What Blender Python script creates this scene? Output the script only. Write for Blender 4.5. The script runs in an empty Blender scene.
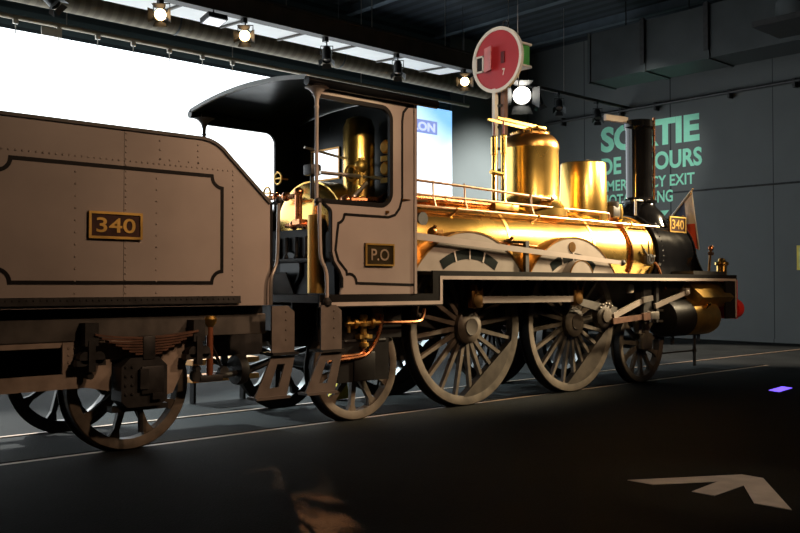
import bpy, bmesh, math, random
from math import sin, cos, pi, radians, sqrt, atan2
from mathutils import Vector, Matrix
random.seed(7)
S = bpy.context.scene
COL = S.collection
S.view_settings.view_transform = 'Standard'
S.view_settings.look = 'None'
S.view_settings.exposure = 0.0

# ------------------------------------------------------------------ materials
def mat(name, col, rough=0.5, metal=0.0, var=0.12, scale=6.0, bump=0.0, spec=0.5, coat=0.0, dirt=None):
    m = bpy.data.materials.new(name); m.use_nodes = True
    nt = m.node_tree; n = nt.nodes; l = nt.links
    b = n['Principled BSDF']
    b.inputs['Roughness'].default_value = rough
    b.inputs['Metallic'].default_value = metal
    b.inputs['Specular IOR Level'].default_value = spec
    b.inputs['Coat Weight'].default_value = coat
    tc = n.new('ShaderNodeTexCoord')
    no = n.new('ShaderNodeTexNoise'); no.inputs['Scale'].default_value = scale; no.inputs['Detail'].default_value = 6
    l.new(tc.outputs['Object'], no.inputs['Vector'])
    r = n.new('ShaderNodeValToRGB')
    c2 = dirt if dirt else tuple(c * (1 - 2.2 * var) for c in col)
    r.color_ramp.elements[0].position = 0.3; r.color_ramp.elements[0].color = (*c2, 1)
    r.color_ramp.elements[1].position = 0.65; r.color_ramp.elements[1].color = (*[min(1, c * (1 + 0.4 * var)) for c in col], 1)
    l.new(no.outputs['Fac'], r.inputs['Fac']); l.new(r.outputs['Color'], b.inputs['Base Color'])
    mr = n.new('ShaderNodeMapRange'); mr.inputs['To Min'].default_value = max(0, rough - 0.07); mr.inputs['To Max'].default_value = min(1, rough + 0.09)
    l.new(no.outputs['Fac'], mr.inputs['Value']); l.new(mr.outputs['Result'], b.inputs['Roughness'])
    if bump:
        bp = n.new('ShaderNodeBump'); bp.inputs['Strength'].default_value = bump; bp.inputs['Distance'].default_value = 0.01
        l.new(no.outputs['Fac'], bp.inputs['Height']); l.new(bp.outputs['Normal'], b.inputs['Normal'])
    return m

def emis(name, col, strength):
    m = bpy.data.materials.new(name); m.use_nodes = True
    b = m.node_tree.nodes['Principled BSDF']
    b.inputs['Base Color'].default_value = (*col, 1)
    b.inputs['Emission Color'].default_value = (*col, 1)
    b.inputs['Emission Strength'].default_value = strength
    return m

M = dict(
    paint=mat('paint_grey', (0.42, 0.36, 0.325), 0.38, 0, 0.05, 2.0, 0.0, 0.5),
    paintw=mat('paint_pale', (0.55, 0.48, 0.43), 0.4, 0, 0.06, 4.0),
    splash=mat('splasher_paint', (0.31, 0.265, 0.23), 0.42, 0, 0.06, 4),
    step=mat('step_paint', (0.17, 0.14, 0.12), 0.5, 0, 0.12, 6),
    weight=mat('weight_brown', (0.085, 0.067, 0.05), 0.5, 0, 0.2, 6),
    railc=mat('rail_copper', (0.62, 0.40, 0.26), 0.32, 0.8, 0.12, 9),
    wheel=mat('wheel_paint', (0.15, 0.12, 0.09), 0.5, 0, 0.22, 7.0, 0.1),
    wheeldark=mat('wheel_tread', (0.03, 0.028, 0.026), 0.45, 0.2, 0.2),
    brass=mat('brass', (0.93, 0.59, 0.16), 0.24, 1, 0.06, 1.6),
    brass2=mat('brass_dull', (0.72, 0.46, 0.13), 0.42, 1, 0.12, 5.0),
    bronze=mat('bronze', (0.42, 0.22, 0.07), 0.32, 1, 0.12, 4.0),
    copper=mat('copper', (0.80, 0.34, 0.15), 0.25, 1, 0.12, 8.0),
    black=mat('black_gloss', (0.006, 0.006, 0.007), 0.10, 0, 0.1, 4, 0.0, 0.40, 0.0),
    iron=mat('dark_iron', (0.035, 0.033, 0.032), 0.5, 0.2, 0.25, 9, 0.15),
    frame=mat('frame_grey', (0.10, 0.09, 0.08), 0.5, 0.1, 0.2, 6),
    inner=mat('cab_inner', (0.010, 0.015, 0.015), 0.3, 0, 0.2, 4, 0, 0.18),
    line=mat('lining_black', (0.012, 0.011, 0.011), 0.45, 0, 0.1, 6, 0, 0.15),
    steel=mat('steel_bright', (0.55, 0.50, 0.45), 0.35, 0.9, 0.12, 9),
    spring=mat('spring_brown', (0.16, 0.075, 0.045), 0.5, 0.1, 0.2, 9),
    red=mat('red_paint', (0.85, 0.04, 0.03), 0.45, 0, 0.06),
    redsig=mat('signal_red', (0.42, 0.026, 0.035), 0.5, 0, 0.05, 3),
    white=mat('white_paint', (0.72, 0.68, 0.60), 0.5, 0, 0.05),
    green=mat('lantern_green', (0.10, 0.42, 0.10), 0.5, 0, 0.1),
    yellow=mat('yellow_paint', (0.80, 0.62, 0.05), 0.5, 0, 0.1),
    wood=mat('amber_wood', (0.62, 0.27, 0.06), 0.5, 0, 0.2, 5),
    blue=mat('flag_blue', (0.10, 0.115, 0.19), 0.8, 0, 0.1),
    flagw=mat('flag_white', (0.85, 0.78, 0.66), 0.8, 0, 0.05),
    flagr=mat('flag_red', (0.90, 0.12, 0.04), 0.8, 0, 0.08),
    gold=mat('flag_gold', (0.85, 0.50, 0.18), 0.5, 0.3, 0.08),
    platebg=mat('plate_ground', (0.06, 0.02, 0.012), 0.4, 0.2, 0.2, 12),
    duct=mat('duct_grey', (0.06, 0.066, 0.066), 0.5, 0.3, 0.1, 2),
    tube=mat('duct_tube', (0.35, 0.30, 0.22), 0.45, 0.4, 0.1, 3),
    joist=mat('joist_blue', (0.10, 0.125, 0.145), 0.5, 0.2, 0.1, 3),
    beam=mat('beam_dark', (0.06, 0.05, 0.042), 0.6, 0.0, 0.15, 3),
    soffit=mat('soffit_white', (0.92, 0.92, 0.91), 0.6, 0, 0.03, 3),
    spot=mat('spot_black', (0.02, 0.02, 0.02), 0.4, 0.2, 0.1),
    textg=mat('letter_green', (0.36, 0.90, 0.64), 0.7, 0, 0.03),
    textp=emis('letter_violet', (0.33, 0.42, 0.86), 0.85),
    arrow=mat('floor_white', (0.62, 0.56, 0.50), 0.7, 0, 0.1, 5),
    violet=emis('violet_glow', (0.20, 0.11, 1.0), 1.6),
    lampwarm=emis('lamp_warm', (1.0, 0.62, 0.28), 22),
    lampwhite=emis('lamp_white', (1.0, 0.96, 0.85), 30),
    rail=mat('rail_steel', (0.30, 0.20, 0.13), 0.5, 0.45, 0.2, 14),
    groove=mat('rail_groove', (0.006, 0.006, 0.006), 0.7, 0, 0.1),
    gauge=mat('gauge_white', (0.80, 0.78, 0.60), 0.4, 0, 0.05),
)
# wood-grain free wall, floor, ceiling
def wall_material():
    m = mat('wall_grey', (0.122, 0.128, 0.124), 0.75, 0, 0.06, 0.7)
    nt = m.node_tree; n = nt.nodes; l = nt.links
    b = n['Principled BSDF']; src = b.inputs['Base Color'].links[0].from_socket
    g = n.new('ShaderNodeNewGeometry'); sx = n.new('ShaderNodeSeparateXYZ'); l.new(g.outputs['Position'], sx.inputs[0])
    def seam(axis, at, w):
        d = n.new('ShaderNodeMath'); d.operation = 'SUBTRACT'; l.new(sx.outputs[axis], d.inputs[0]); d.inputs[1].default_value = at
        a = n.new('ShaderNodeMath'); a.operation = 'ABSOLUTE'; l.new(d.outputs[0], a.inputs[0])
        c = n.new('ShaderNodeMath'); c.operation = 'LESS_THAN'; l.new(a.outputs[0], c.inputs[0]); c.inputs[1].default_value = w
        return c.outputs[0]
    prev = None
    for ax, at, w in (('Y', 6.1, 0.02), ('Y', 3.05, 0.012), ('Z', 4.22, 0.025), ('Y', 9.15, 0.015)):
        s = seam(ax, at, w)
        if prev is None: prev = s
        else:
            q = n.new('ShaderNodeMath'); q.operation = 'MAXIMUM'; l.new(prev, q.inputs[0]); l.new(s, q.inputs[1]); prev = q.outputs[0]
    mx = n.new('ShaderNodeMix'); mx.data_type = 'RGBA'
    l.new(prev, mx.inputs['Factor']); l.new(src, mx.inputs[6]); mx.inputs[7].default_value = (0.02, 0.022, 0.024, 1)
    l.new(mx.outputs[2], b.inputs['Base Color'])
    return m
def floor_material():
    m = mat('floor_dark', (0.0125, 0.0135, 0.0130), 0.80, 0, 0.25, 1.2, 0.03, 0.08)
    nt = m.node_tree; n = nt.nodes; l = nt.links
    b = n['Principled BSDF']
    no = n.new('ShaderNodeTexNoise'); no.inputs['Scale'].default_value = 60; no.inputs['Detail'].default_value = 4
    tc = n.new('ShaderNodeTexCoord'); l.new(tc.outputs['Object'], no.inputs['Vector'])
    bp = n.new('ShaderNodeBump'); bp.inputs['Strength'].default_value = 0.25; bp.inputs['Distance'].default_value = 0.05
    l.new(no.outputs['Fac'], bp.inputs['Height']); l.new(bp.outputs['Normal'], b.inputs['Normal'])
    return m
def stripe_material(name, ca, cb, axis, scale):
    m = mat(name, ca, 0.7, 0, 0.1, 2)
    nt = m.node_tree; n = nt.nodes; l = nt.links; b = n['Principled BSDF']
    g = n.new('ShaderNodeNewGeometry'); sx = n.new('ShaderNodeSeparateXYZ'); l.new(g.outputs['Position'], sx.inputs[0])
    k = n.new('ShaderNodeMath'); k.operation = 'MULTIPLY'; l.new(sx.outputs[axis], k.inputs[0]); k.inputs[1].default_value = scale
    s = n.new('ShaderNodeMath'); s.operation = 'SINE'; l.new(k.outputs[0], s.inputs[0])
    r = n.new('ShaderNodeValToRGB'); mr = n.new('ShaderNodeMapRange'); mr.inputs['From Min'].default_value = -1
    l.new(s.outputs[0], mr.inputs['Value']); l.new(mr.outputs['Result'], r.inputs['Fac'])
    r.color_ramp.elements[0].position = 0.42; r.color_ramp.elements[0].color = (*ca, 1)
    r.color_ramp.elements[1].position = 0.58; r.color_ramp.elements[1].color = (*cb, 1)
    l.new(r.outputs['Color'], b.inputs['Base Color'])
    return m
def mural_material():
    m = bpy.data.materials.new('mural_glow'); m.use_nodes = True
    nt = m.node_tree; n = nt.nodes; l = nt.links; b = n['Principled BSDF']
    b.inputs['Base Color'].default_value = (0.8, 0.85, 0.9, 1); b.inputs['Roughness'].default_value = 0.6
    tc = n.new('ShaderNodeTexCoord'); sx = n.new('ShaderNodeSeparateXYZ'); l.new(tc.outputs['Object'], sx.inputs[0])
    # blue sky at the far end of the picture, fading to white further down and along
    mx = n.new('ShaderNodeMapRange'); mx.inputs['From Min'].default_value = 6.0; mx.inputs['From Max'].default_value = 10.9
    l.new(sx.outputs['X'], mx.inputs['Value'])
    mz = n.new('ShaderNodeMapRange'); mz.inputs['From Min'].default_value = 4.2; mz.inputs['From Max'].default_value = 6.8
    mz.inputs['To Min'].default_value = 0.12
    l.new(sx.outputs['Z'], mz.inputs['Value'])
    mu = n.new('ShaderNodeMath'); mu.operation = 'MULTIPLY'; l.new(mx.outputs[0], mu.inputs[0]); l.new(mz.outputs[0], mu.inputs[1])
    no = n.new('ShaderNodeTexNoise'); no.inputs['Scale'].default_value = 0.6; l.new(tc.outputs['Object'], no.inputs['Vector'])
    ad = n.new('ShaderNodeMath'); ad.operation = 'MULTIPLY_ADD'; l.new(no.outputs['Fac'], ad.inputs[0]); ad.inputs[1].default_value = 0.06; l.new(mu.outputs[0], ad.inputs[2])
    r = n.new('ShaderNodeValToRGB')
    r.color_ramp.elements[0].position = 0.0; r.color_ramp.elements[0].color = (0.90, 0.97, 1.0, 1)
    r.color_ramp.elements[1].position = 0.9; r.color_ramp.elements[1].color = (0.10, 0.24, 0.42, 1)
    l.new(ad.outputs[0], r.inputs['Fac']); l.new(r.outputs['Color'], b.inputs['Emission Color'])
    b.inputs['Emission Strength'].default_value = 2.8
    return m
M['wall'] = wall_material()
M['floor'] = floor_material()
M['ceil'] = stripe_material('ceiling_deck', (0.012, 0.014, 0.017), (0.035, 0.045, 0.055), 'X', 14.0)
M['curtain'] = stripe_material('wall_slats', (0.012, 0.022, 0.025), (0.045, 0.07, 0.075), 'Z', 26.0)
M['mural'] = mural_material()
M['ducttube'] = stripe_material('duct_tube_rings', (0.15, 0.125, 0.088), (0.20, 0.17, 0.12), 'X', 28.0)
M['ducttube'].node_tree.nodes['Principled BSDF'].inputs['Metallic'].default_value = 0.55

# ------------------------------------------------------------------ mesh building
class MB:
    def __init__(s): s.v = []; s.f = []
    def add(s, vs, fs):
        b = len(s.v); s.v += [Vector(p) for p in vs]; s.f += [tuple(b + i for i in f) for f in fs]; return s
    def box(s, lo, hi, bev=0.0):
        if bev > 0:
            bm = bmesh.new(); bmesh.ops.create_cube(bm, size=1)
            for v in bm.verts: v.co = Vector([(lo[i] + hi[i]) / 2 + v.co[i] * (hi[i] - lo[i]) for i in range(3)])
            bmesh.ops.bevel(bm, geom=bm.edges[:], offset=bev, segments=2, affect='EDGES', profile=0.5)
            bm.verts.index_update(); s.add([v.co.copy() for v in bm.verts], [[v.index for v in f.verts] for f in bm.faces]); bm.free(); return s
        x0, y0, z0 = lo; x1, y1, z1 = hi
        return s.add([(x0,y0,z0),(x1,y0,z0),(x1,y1,z0),(x0,y1,z0),(x0,y0,z1),(x1,y0,z1),(x1,y1,z1),(x0,y1,z1)],
                     [(3,2,1,0),(4,5,6,7),(0,1,5,4),(1,2,6,5),(2,3,7,6),(3,0,4,7)])
    def obox(s, c, size, rot):
        h = [k / 2 for k in size]; c = Vector(c)
        vs = [c + rot @ Vector((sx*h[0], sy*h[1], sz*h[2])) for sz in (-1,1) for sx, sy in ((-1,-1),(1,-1),(1,1),(-1,1))]
        return s.add(vs, [(3,2,1,0),(4,5,6,7),(0,1,5,4),(1,2,6,5),(2,3,7,6),(3,0,4,7)])
    def bar(s, p0, p1, w, t, w1=None, side=None):
        # flat bar from p0 to p1; w measured across in the XZ sense, t along Y (or SIDE)
        p0 = Vector(p0); p1 = Vector(p1); d = (p1 - p0).normalized(); w1 = w if w1 is None else w1
        y = Vector(side) if side else Vector((0,1,0))
        u = d.cross(y).normalized(); y = u.cross(d).normalized()
        vs = []
        for p, ww in ((p0, w), (p1, w1)):
            vs += [p - u*ww/2 - y*t/2, p + u*ww/2 - y*t/2, p + u*ww/2 + y*t/2, p - u*ww/2 + y*t/2]
        return s.add(vs, [(0,1,2,3),(7,6,5,4),(0,4,5,1),(1,5,6,2),(2,6,7,3),(3,7,4,0)])
    def tube(s, pts, r, seg=10, r1=None, caps=True):
        pts = [Vector(p) for p in pts]; n = len(pts); rings = []
        b = len(s.v); up = None
        for i, p in enumerate(pts):
            d = (pts[min(i+1,n-1)] - pts[max(i-1,0)]).normalized()
            if up is None:
                a = Vector((0,0,1)) if abs(d.z) < .9 else Vector((1,0,0)); up = d.cross(a).normalized()
            up = (up - d * up.dot(d)).normalized(); w = d.cross(up)
            rr = r if r1 is None else r + (r1 - r) * i / (n - 1)
            for k in range(seg):
                a = 2*pi*k/seg; s.v.append(p + (up*cos(a) + w*sin(a))*rr)
        for i in range(n-1):
            for k in range(seg):
                k2 = (k+1) % seg
                s.f.append((b+i*seg+k, b+i*seg+k2, b+(i+1)*seg+k2, b+(i+1)*seg+k))
        if caps:
            s.f.append(tuple(b+k for k in range(seg))[::-1]); s.f.append(tuple(b+(n-1)*seg+k for k in range(seg)))
        return s
    def lathe(s, prof, c, axis='Z', seg=32, cap=True):
        # prof: [(r, h)], revolve about AXIS through c
        b = len(s.v); c = Vector(c)
        for r, h in prof:
            for k in range(seg):
                a = 2*pi*k/seg
                q = {'Z': (r*cos(a), r*sin(a), h), 'X': (h, r*cos(a), r*sin(a)), 'Y': (r*sin(a), h, r*cos(a))}[axis]
                s.v.append(c + Vector(q))
        n = len(prof)
        for i in range(n-1):
            for k in range(seg):
                k2 = (k+1) % seg
                s.f.append((b+i*seg+k, b+i*seg+k2, b+(i+1)*seg+k2, b+(i+1)*seg+k))
        if cap:
            s.f.append(tuple(b+k for k in range(seg))[::-1]); s.f.append(tuple(b+(n-1)*seg+k for k in range(seg)))
        return s
    def prism(s, poly, y0, y1, plane='XZ'):
        # poly in 2D; extruded along the third axis from y0 to y1
        n = len(poly)
        P = {'XZ': lambda a, b, y: (a, y, b), 'YZ': lambda a, b, y: (y, a, b), 'XY': lambda a, b, y: (a, b, y)}[plane]
        vs = [P(a, b, y0) for a, b in poly] + [P(a, b, y1) for a, b in poly]
        fs = [tuple(range(n)), tuple(range(2*n-1, n-1, -1))] + [(i, n+i, n+(i+1) % n, (i+1) % n) for i in range(n)]
        return s.add(vs, fs)
    def annulus(s, c, r0, r1, a0, a1, y0, y1, seg=24):
        # sector of a ring in the XZ plane about (cx, cz)
        n = seg + 1; vs = []
        full = abs(abs(a1-a0) - 2*pi) < 1e-6
        for y in (y0, y1):
            for r in (r0, r1):
                for k in range(n):
                    a = a0 + (a1-a0)*k/seg; vs.append((c[0]+r*cos(a), y, c[1]+r*sin(a)))
        fs = []
        I = lambda q, r, k: (q*2+r)*n + k
        for k in range(seg):
            fs += [(I(0,0,k),I(0,0,k+1),I(0,1,k+1),I(0,1,k)), (I(1,0,k),I(1,1,k),I(1,1,k+1),I(1,0,k+1)),
                   (I(0,0,k),I(1,0,k),I(1,0,k+1),I(0,0,k+1)), (I(0,1,k),I(0,1,k+1),I(1,1,k+1),I(1,1,k))]
        if not full: fs += [(I(0,0,0),I(0,1,0),I(1,1,0),I(1,0,0)), (I(0,0,seg),I(1,0,seg),I(1,1,seg),I(0,1,seg))]
        return s.add(vs, fs)
    def ribbon(s, path, w, y0, y1, closed=False):
        # a line of width w following a path in the XZ plane
        n = len(path); L = []; R = []
        for i, (x, z) in enumerate(path):
            if closed: a, b = path[i-1], path[(i+1) % n]
            else: a, b = path[max(i-1,0)], path[min(i+1,n-1)]
            d1 = Vector((x-a[0], z-a[1])); d2 = Vector((b[0]-x, b[1]-z))
            if d1.length < 1e-9: d1 = d2
            if d2.length < 1e-9: d2 = d1
            d1.normalize(); d2.normalize(); t = d1 + d2
            if t.length < 1e-6: t = d1.copy()
            t.normalize(); nn = Vector((-t.y, t.x)); k = w/2/max(.4, abs(nn.dot(Vector((-d1.y, d1.x)))))
            L.append((x+nn.x*k, z+nn.y*k)); R.append((x-nn.x*k, z-nn.y*k))
        vs = [(x,y0,z) for x,z in L] + [(x,y0,z) for x,z in R] + [(x,y1,z) for x,z in L] + [(x,y1,z) for x,z in R]
        fs = []
        for i in range(n if closed else n-1):
            j = (i+1) % n
            fs += [(i,j,n+j,n+i), (2*n+i,3*n+i,3*n+j,2*n+j), (i,2*n+i,2*n+j,j), (n+i,n+j,3*n+j,3*n+i)]
        if not closed: fs += [(0,n,3*n,2*n), (n-1,3*n-1,4*n-1,2*n-1)]
        return s.add(vs, fs)
    def ball(s, c, r, seg=12, sq=(1,1,1)):
        b = len(s.v); c = Vector(c); rg = seg//2
        s.v.append(c + Vector((0,0,r*sq[2])))
        for i in range(1, rg):
            t = pi*i/rg
            for k in range(seg):
                a = 2*pi*k/seg; s.v.append(c + Vector((r*sin(t)*cos(a)*sq[0], r*sin(t)*sin(a)*sq[1], r*cos(t)*sq[2])))
        s.v.append(c - Vector((0,0,r*sq[2]))); e = len(s.v)-1
        for k in range(seg):
            k2 = (k+1) % seg; s.f.append((b, b+1+k, b+1+k2)); s.f.append((e, e-seg+k2, e-seg+k))
            for i in range(rg-2): s.f.append((b+1+i*seg+k, b+1+(i+1)*seg+k, b+1+(i+1)*seg+k2, b+1+i*seg+k2))
        return s
    def torus(s, c, R, r, axis='Y', seg=20, sub=6):
        c = Vector(c); pts = []
        b = len(s.v)
        for i in range(seg):
            a = 2*pi*i/seg
            for k in range(sub):
                t = 2*pi*k/sub; q = R + r*cos(t); h = r*sin(t)
                p = {'Y': (q*cos(a), h, q*sin(a)), 'X': (h, q*cos(a), q*sin(a)), 'Z': (q*cos(a), q*sin(a), h)}[axis]
                s.v.append(c + Vector(p))
        for i in range(seg):
            for k in range(sub):
                i2 = (i+1) % seg; k2 = (k+1) % sub
                s.f.append((b+i*sub+k, b+i2*sub+k, b+i2*sub+k2, b+i*sub+k2))
        return s
    def rivet(s, x, y, z, r=0.012, d=-1):
        n = 6; vs = [(x+r*cos(2*pi*k/n), y, z+r*sin(2*pi*k/n)) for k in range(n)] + [(x+r*.55*cos(2*pi*k/n), y+d*r*.7, z+r*.55*sin(2*pi*k/n)) for k in range(n)]
        return s.add(vs, [(k, (k+1)%n, n+(k+1)%n, n+k) for k in range(n)] + [tuple(range(n, 2*n))])
    def build(s, name, m, parent=None, smooth=True, angle=35):
        off = Vector((0,0,0)); p = parent
        while p is not None: off += p.location; p = p.parent
        me = bpy.data.meshes.new(name)
        me.from_pydata([tuple(v - off) for v in s.v], [], s.f)
        bm = bmesh.new(); bm.from_mesh(me); bmesh.ops.recalc_face_normals(bm, faces=bm.faces); bm.to_mesh(me); bm.free()
        if smooth:
            me.shade_smooth(); me.set_sharp_from_angle(angle=radians(angle))
        me.materials.append(M[m] if isinstance(m, str) else m)
        o = bpy.data.objects.new(name, me); COL.objects.link(o)
        if parent is not None: o.parent = parent
        return o

def tag(o, label, cat, group=None):
    o['label'] = label; o['category'] = cat
    if group: o['group'] = group
    return o
def thing(name, label, cat, loc=(0,0,0), group=None):
    o = bpy.data.objects.new(name, None); COL.objects.link(o); o.location = loc; o.empty_display_size = 0.2
    return tag(o, label, cat, group)
def struct(o): o['kind'] = 'structure'; return o
def arc(cx, cz, r, a0, a1, n=8): return [(cx + r*cos(radians(a0+(a1-a0)*i/n)), cz + r*sin(radians(a0+(a1-a0)*i/n))) for i in range(n+1)]
def smoothpath(pts, it=2):
    pts = [Vector(p) for p in pts]
    for _ in range(it):
        q = [pts[0]]
        for a, b in zip(pts, pts[1:]): q += [a*.75 + b*.25, a*.25 + b*.75]
        pts = q + [pts[-1]]
    return pts
def text_mb(body, width, height, origin, xdir, ydir, bold=0.0, depth=0.01):
    """letters as a mesh: lower-left corner at origin, fitted to width x height"""
    cu = bpy.data.curves.new('letters', 'FONT'); cu.body = body; cu.size = 1; cu.offset = bold; cu.extrude = 0.0; cu.resolution_u = 4
    ob = bpy.data.objects.new('letters', cu); COL.objects.link(ob)
    dg = bpy.context.evaluated_depsgraph_get(); me = bpy.data.meshes.new_from_object(ob.evaluated_get(dg))
    vs = [v.co.copy() for v in me.vertices]; fs = [tuple(p.vertices) for p in me.polygons]
    bpy.data.objects.remove(ob); bpy.data.curves.remove(cu); bpy.data.meshes.remove(me)
    x0 = min(v.x for v in vs); x1 = max(v.x for v in vs); y0 = min(v.y for v in vs); y1 = max(v.y for v in vs)
    X = Vector(xdir); Y = Vector(ydir); N = X.cross(Y); o = Vector(origin)
    mb = MB()
    base = [o + X*((v.x-x0)/(x1-x0)*width) + Y*((v.y-y0)/(y1-y0)*height) for v in vs]
    mb.add([p + N*depth for p in base], fs)
    return mb

YC = 0.82            # track centre line
# ================================================================== setting
# slabs with the two flangeway slots of the track between them
f = MB().box((-14,-12,-0.2), (15.2,0.125,-0.003)).box((-14,0.19,-0.2), (15.2,1.45,-0.003)).box((-14,1.515,-0.2), (15.2,11.7,-0.003))
f.box((8.4,0.125,-0.2), (15.2,0.19,-0.003)).box((14.0,1.45,-0.2), (15.2,1.515,-0.003)).box((-14,0.125,-0.2), (8.4,0.19,-0.06)).box((-14,1.45,-0.2), (14.0,1.515,-0.06))
struct(f.build('floor', 'floor', smooth=False))
struct(MB().box((15.0,-12,0), (15.2,11.7,9.5)).build('wall_right', 'wall', smooth=False))
struct(MB().box((-14,11.5,0), (15.0,11.7,9.5)).build('wall_back', 'curtain', smooth=False))
struct(MB().box((-14,-12,9.3), (15.2,11.7,9.5)).build('ceiling', 'ceil', smooth=False))
struct(MB().box((14.96,-11.9,0), (15.0,11.5,0.10)).build('baseboard_right', 'wall', smooth=False))
# far end of the back wall, plain painted
struct(MB().box((11.3,11.44,0), (15.0,11.5,9.3)).build('trim_1', 'wall', smooth=False))
# ceiling joists
j = 0
for x in (-3.0, 0.4, 3.8, 7.2, 10.6, 13.4):
    b = MB().box((x-0.10,-11.9,9.02), (x+0.10,11.4,9.05)).box((x-0.02,-11.9,9.05), (x+0.02,11.4,9.30)).build('ceiling_joist', 'joist', smooth=False)
    tag(b, 'dark steel joist running across under the ceiling deck', 'joist', 'steel joists under the ceiling')

# rails let into the floor
for y, lab in ((0.095, 'steel rail in the floor under the wheels nearest the viewer'), (1.545, 'steel rail in the floor under the far side wheels')):
    far = y > 1
    x1 = 14.0 if far else 8.4
    r = MB().box((-13.5, y-0.03, -0.05), (x1, y+0.03, -0.0015)).build('railway_rail', 'rail', smooth=False)
    tag(r, lab, 'rail', 'rails of the track')

# white arrow on the floor
ar = [(-1.36,-4.33), (-1.36,-4.51), (-2.19,-5.11), (-2.20,-4.85), (-1.72,-4.53), (-2.20,-4.55), (-2.20,-4.37), (-1.74,-4.33), (-2.21,-4.05), (-2.22,-3.83)]
tag(MB().prism(ar, -0.003, 0.001, 'XY').build('floor_arrow', 'arrow', smooth=False), 'white arrow painted on the dark floor at the lower right', 'arrow')
fl = thing('floor_light_patch', 'violet blue pool of projected light drawn as a glowing patch on the dark floor', 'light patch', (4.65,-1.87,0))
MB().prism([(4.40,-1.82),(5.02,-1.73),(4.94,-1.92),(4.32,-2.01)], 0.0, 0.006, 'XY').build('glowing_patch', 'violet', fl, smooth=False)  # emissive quad standing in for a pool of projected light

# luminous mural on the back wall
mu = thing('backlit_mural', 'huge glowing white and pale blue picture wall behind the locomotive', 'backlit picture', (0,11.2,0))
MB().box((-13.5,11.16,0.15), (11.05,11.2,6.83)).build('luminous_panel', 'mural', mu, smooth=False)
MB().box((-13.5,11.2,0.0), (11.0,11.4,6.78)).build('light_box', 'beam', mu, smooth=False)
MB().box((-13.5,11.1,0.0), (11.05,11.2,0.15)).build('plinth', 'iron', mu, smooth=False)
MB().box((9.0,11.15,6.02),(10.42,11.16,6.42)).build('title_band', 'textp', mu, smooth=False)
text_mb('ELON', 1.12, 0.26, (9.20,11.146,6.09), (1,0,0), (0,0,1), 0.03, 0.003).build('lettering', emis('letter_pale', (0.75,0.85,1.0), 1.0), mu, smooth=False)

# hanging rail in front of the mural
hr = thing('hanging_rail', 'pale horizontal tube with short hangers above the glowing picture wall', 'rail', (0,10.6,6.93))
MB().tube([(-13.4,10.6,6.93), (11.2,10.6,6.93)], 0.05, 10).build('tube', 'tube', hr)
for i in range(16):
    x = -9.6 + 0.84*i + (0.03 if i % 3 else 0)
    q = MB().box((x-0.05,10.57,6.80),(x+0.05,10.63,6.90)).build('clamp', 'white', hr, smooth=False)
    MB().tube([(x,10.6,6.82),(x,10.6,6.60)], 0.010, 6).build('wire', 'white', q)
for i in range(6):
    x = -9 + 4*i
    MB().tube([(x,10.6,6.97),(x,10.6,9.3)], 0.012, 6).build('hanger', 'steel', hr)
tag(MB().box((-1.55,10.52,6.66),(-1.13,10.55,6.84)).build('hanging_card', 'white', smooth=False), 'small white card hanging from the tube above the glowing wall', 'card')

# round spiral duct
du = thing('spiral_duct', 'long round beige ribbed air duct below the ceiling at the back', 'duct', (0,9.3,7.12))
MB().lathe([(0.27,-13.4),(0.27,10.6)], (0,9.3,7.12), 'X', 40).build('tube', 'ducttube', du)
for x in (-8,-3.6,0.8,5.2,9.6):
    q = MB().lathe([(0.272,x-0.02),(0.285,x-0.02),(0.285,x+0.02),(0.272,x+0.02)], (0,9.3,7.12), 'X', 32, False).build('hanger_band', 'duct', du)
    MB().tube([(x,9.3,7.40),(x,9.3,9.3)], 0.012, 6).build('hanger_rod', 'duct', q)

# lighting beam with white soffit
be = thing('lighting_beam', 'heavy dark beam with white underside board carrying the spotlights', 'beam', (0,7.5,6.9))
MB().box((-13.4,7.38,6.90),(8.1,7.62,6.94)).box((-13.4,7.38,7.30),(8.1,7.62,7.34)).box((-13.4,7.44,6.94),(8.1,7.56,7.30)).build('girder', 'beam', be, smooth=False)
MB().prism([(7.62,6.945),(8.62,7.01),(8.62,7.03),(7.62,6.965)], -13.4, 8.0, 'YZ').build('soffit_board', 'soffit', be, smooth=False)
for i in range(11):
    x = -7.2 + 1.45*i
    MB().prism([(7.60,6.90),(8.62,6.965),(8.62,7.01),(7.60,6.945)], x-0.025, x+0.025, 'YZ').build('cross_bracket', 'beam', be, smooth=False)
MB().box((8.1,7.46,6.86),(14.98,7.54,6.94)).build('track', 'beam', be, smooth=False)
for i in range(9):
    x = -7 + 2.35*i
    MB().tube([(x,7.5,7.34 if x < 8.1 else 6.94),(x,7.5,9.3)], 0.010, 6).build('hanger', 'steel', be)

# rectangular duct and pipe run along the end wall
rd = thing('rectangular_duct', 'large grey rectangular sheet metal duct high on the end wall', 'duct', (12.6,0,7.1))
MB().box((12.0,-11.5,7.12),(13.2,6.8,8.44)).build('casing', 'duct', rd, smooth=False)
for y in (6.78, 5.05, 3.25, 0.2, -3):
    MB().box((11.97,y-0.04,7.09),(13.23,y+0.04,8.47)).build('flange', 'duct', rd, smooth=False)
for y in (5.12, 3.32):
    MB().box((11.93,y-0.10,7.3),(11.97,y+0.02,8.5)).build('strap', 'iron', rd, smooth=False)
for y in (6.0, 4.1, 1.5, -2.0):
    MB().tube([(12.6,y,8.44),(12.6,y,9.3)], 0.02, 6).build('hanger', 'iron', rd)
ah = thing('air_diffuser', 'dark round air diffuser box at the top right under the ceiling', 'diffuser', (10.4,0.4,7.3))
MB().box((9.9,-1.6,7.0),(11.2,1.1,7.12)).build('lip', 'iron', ah, smooth=False)
MB().lathe([(0.62,7.12),(0.60,7.5),(0.45,7.6),(0.45,9.0)], (10.5,0.2,0), 'Z', 32).build('drum', 'duct', ah)
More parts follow.
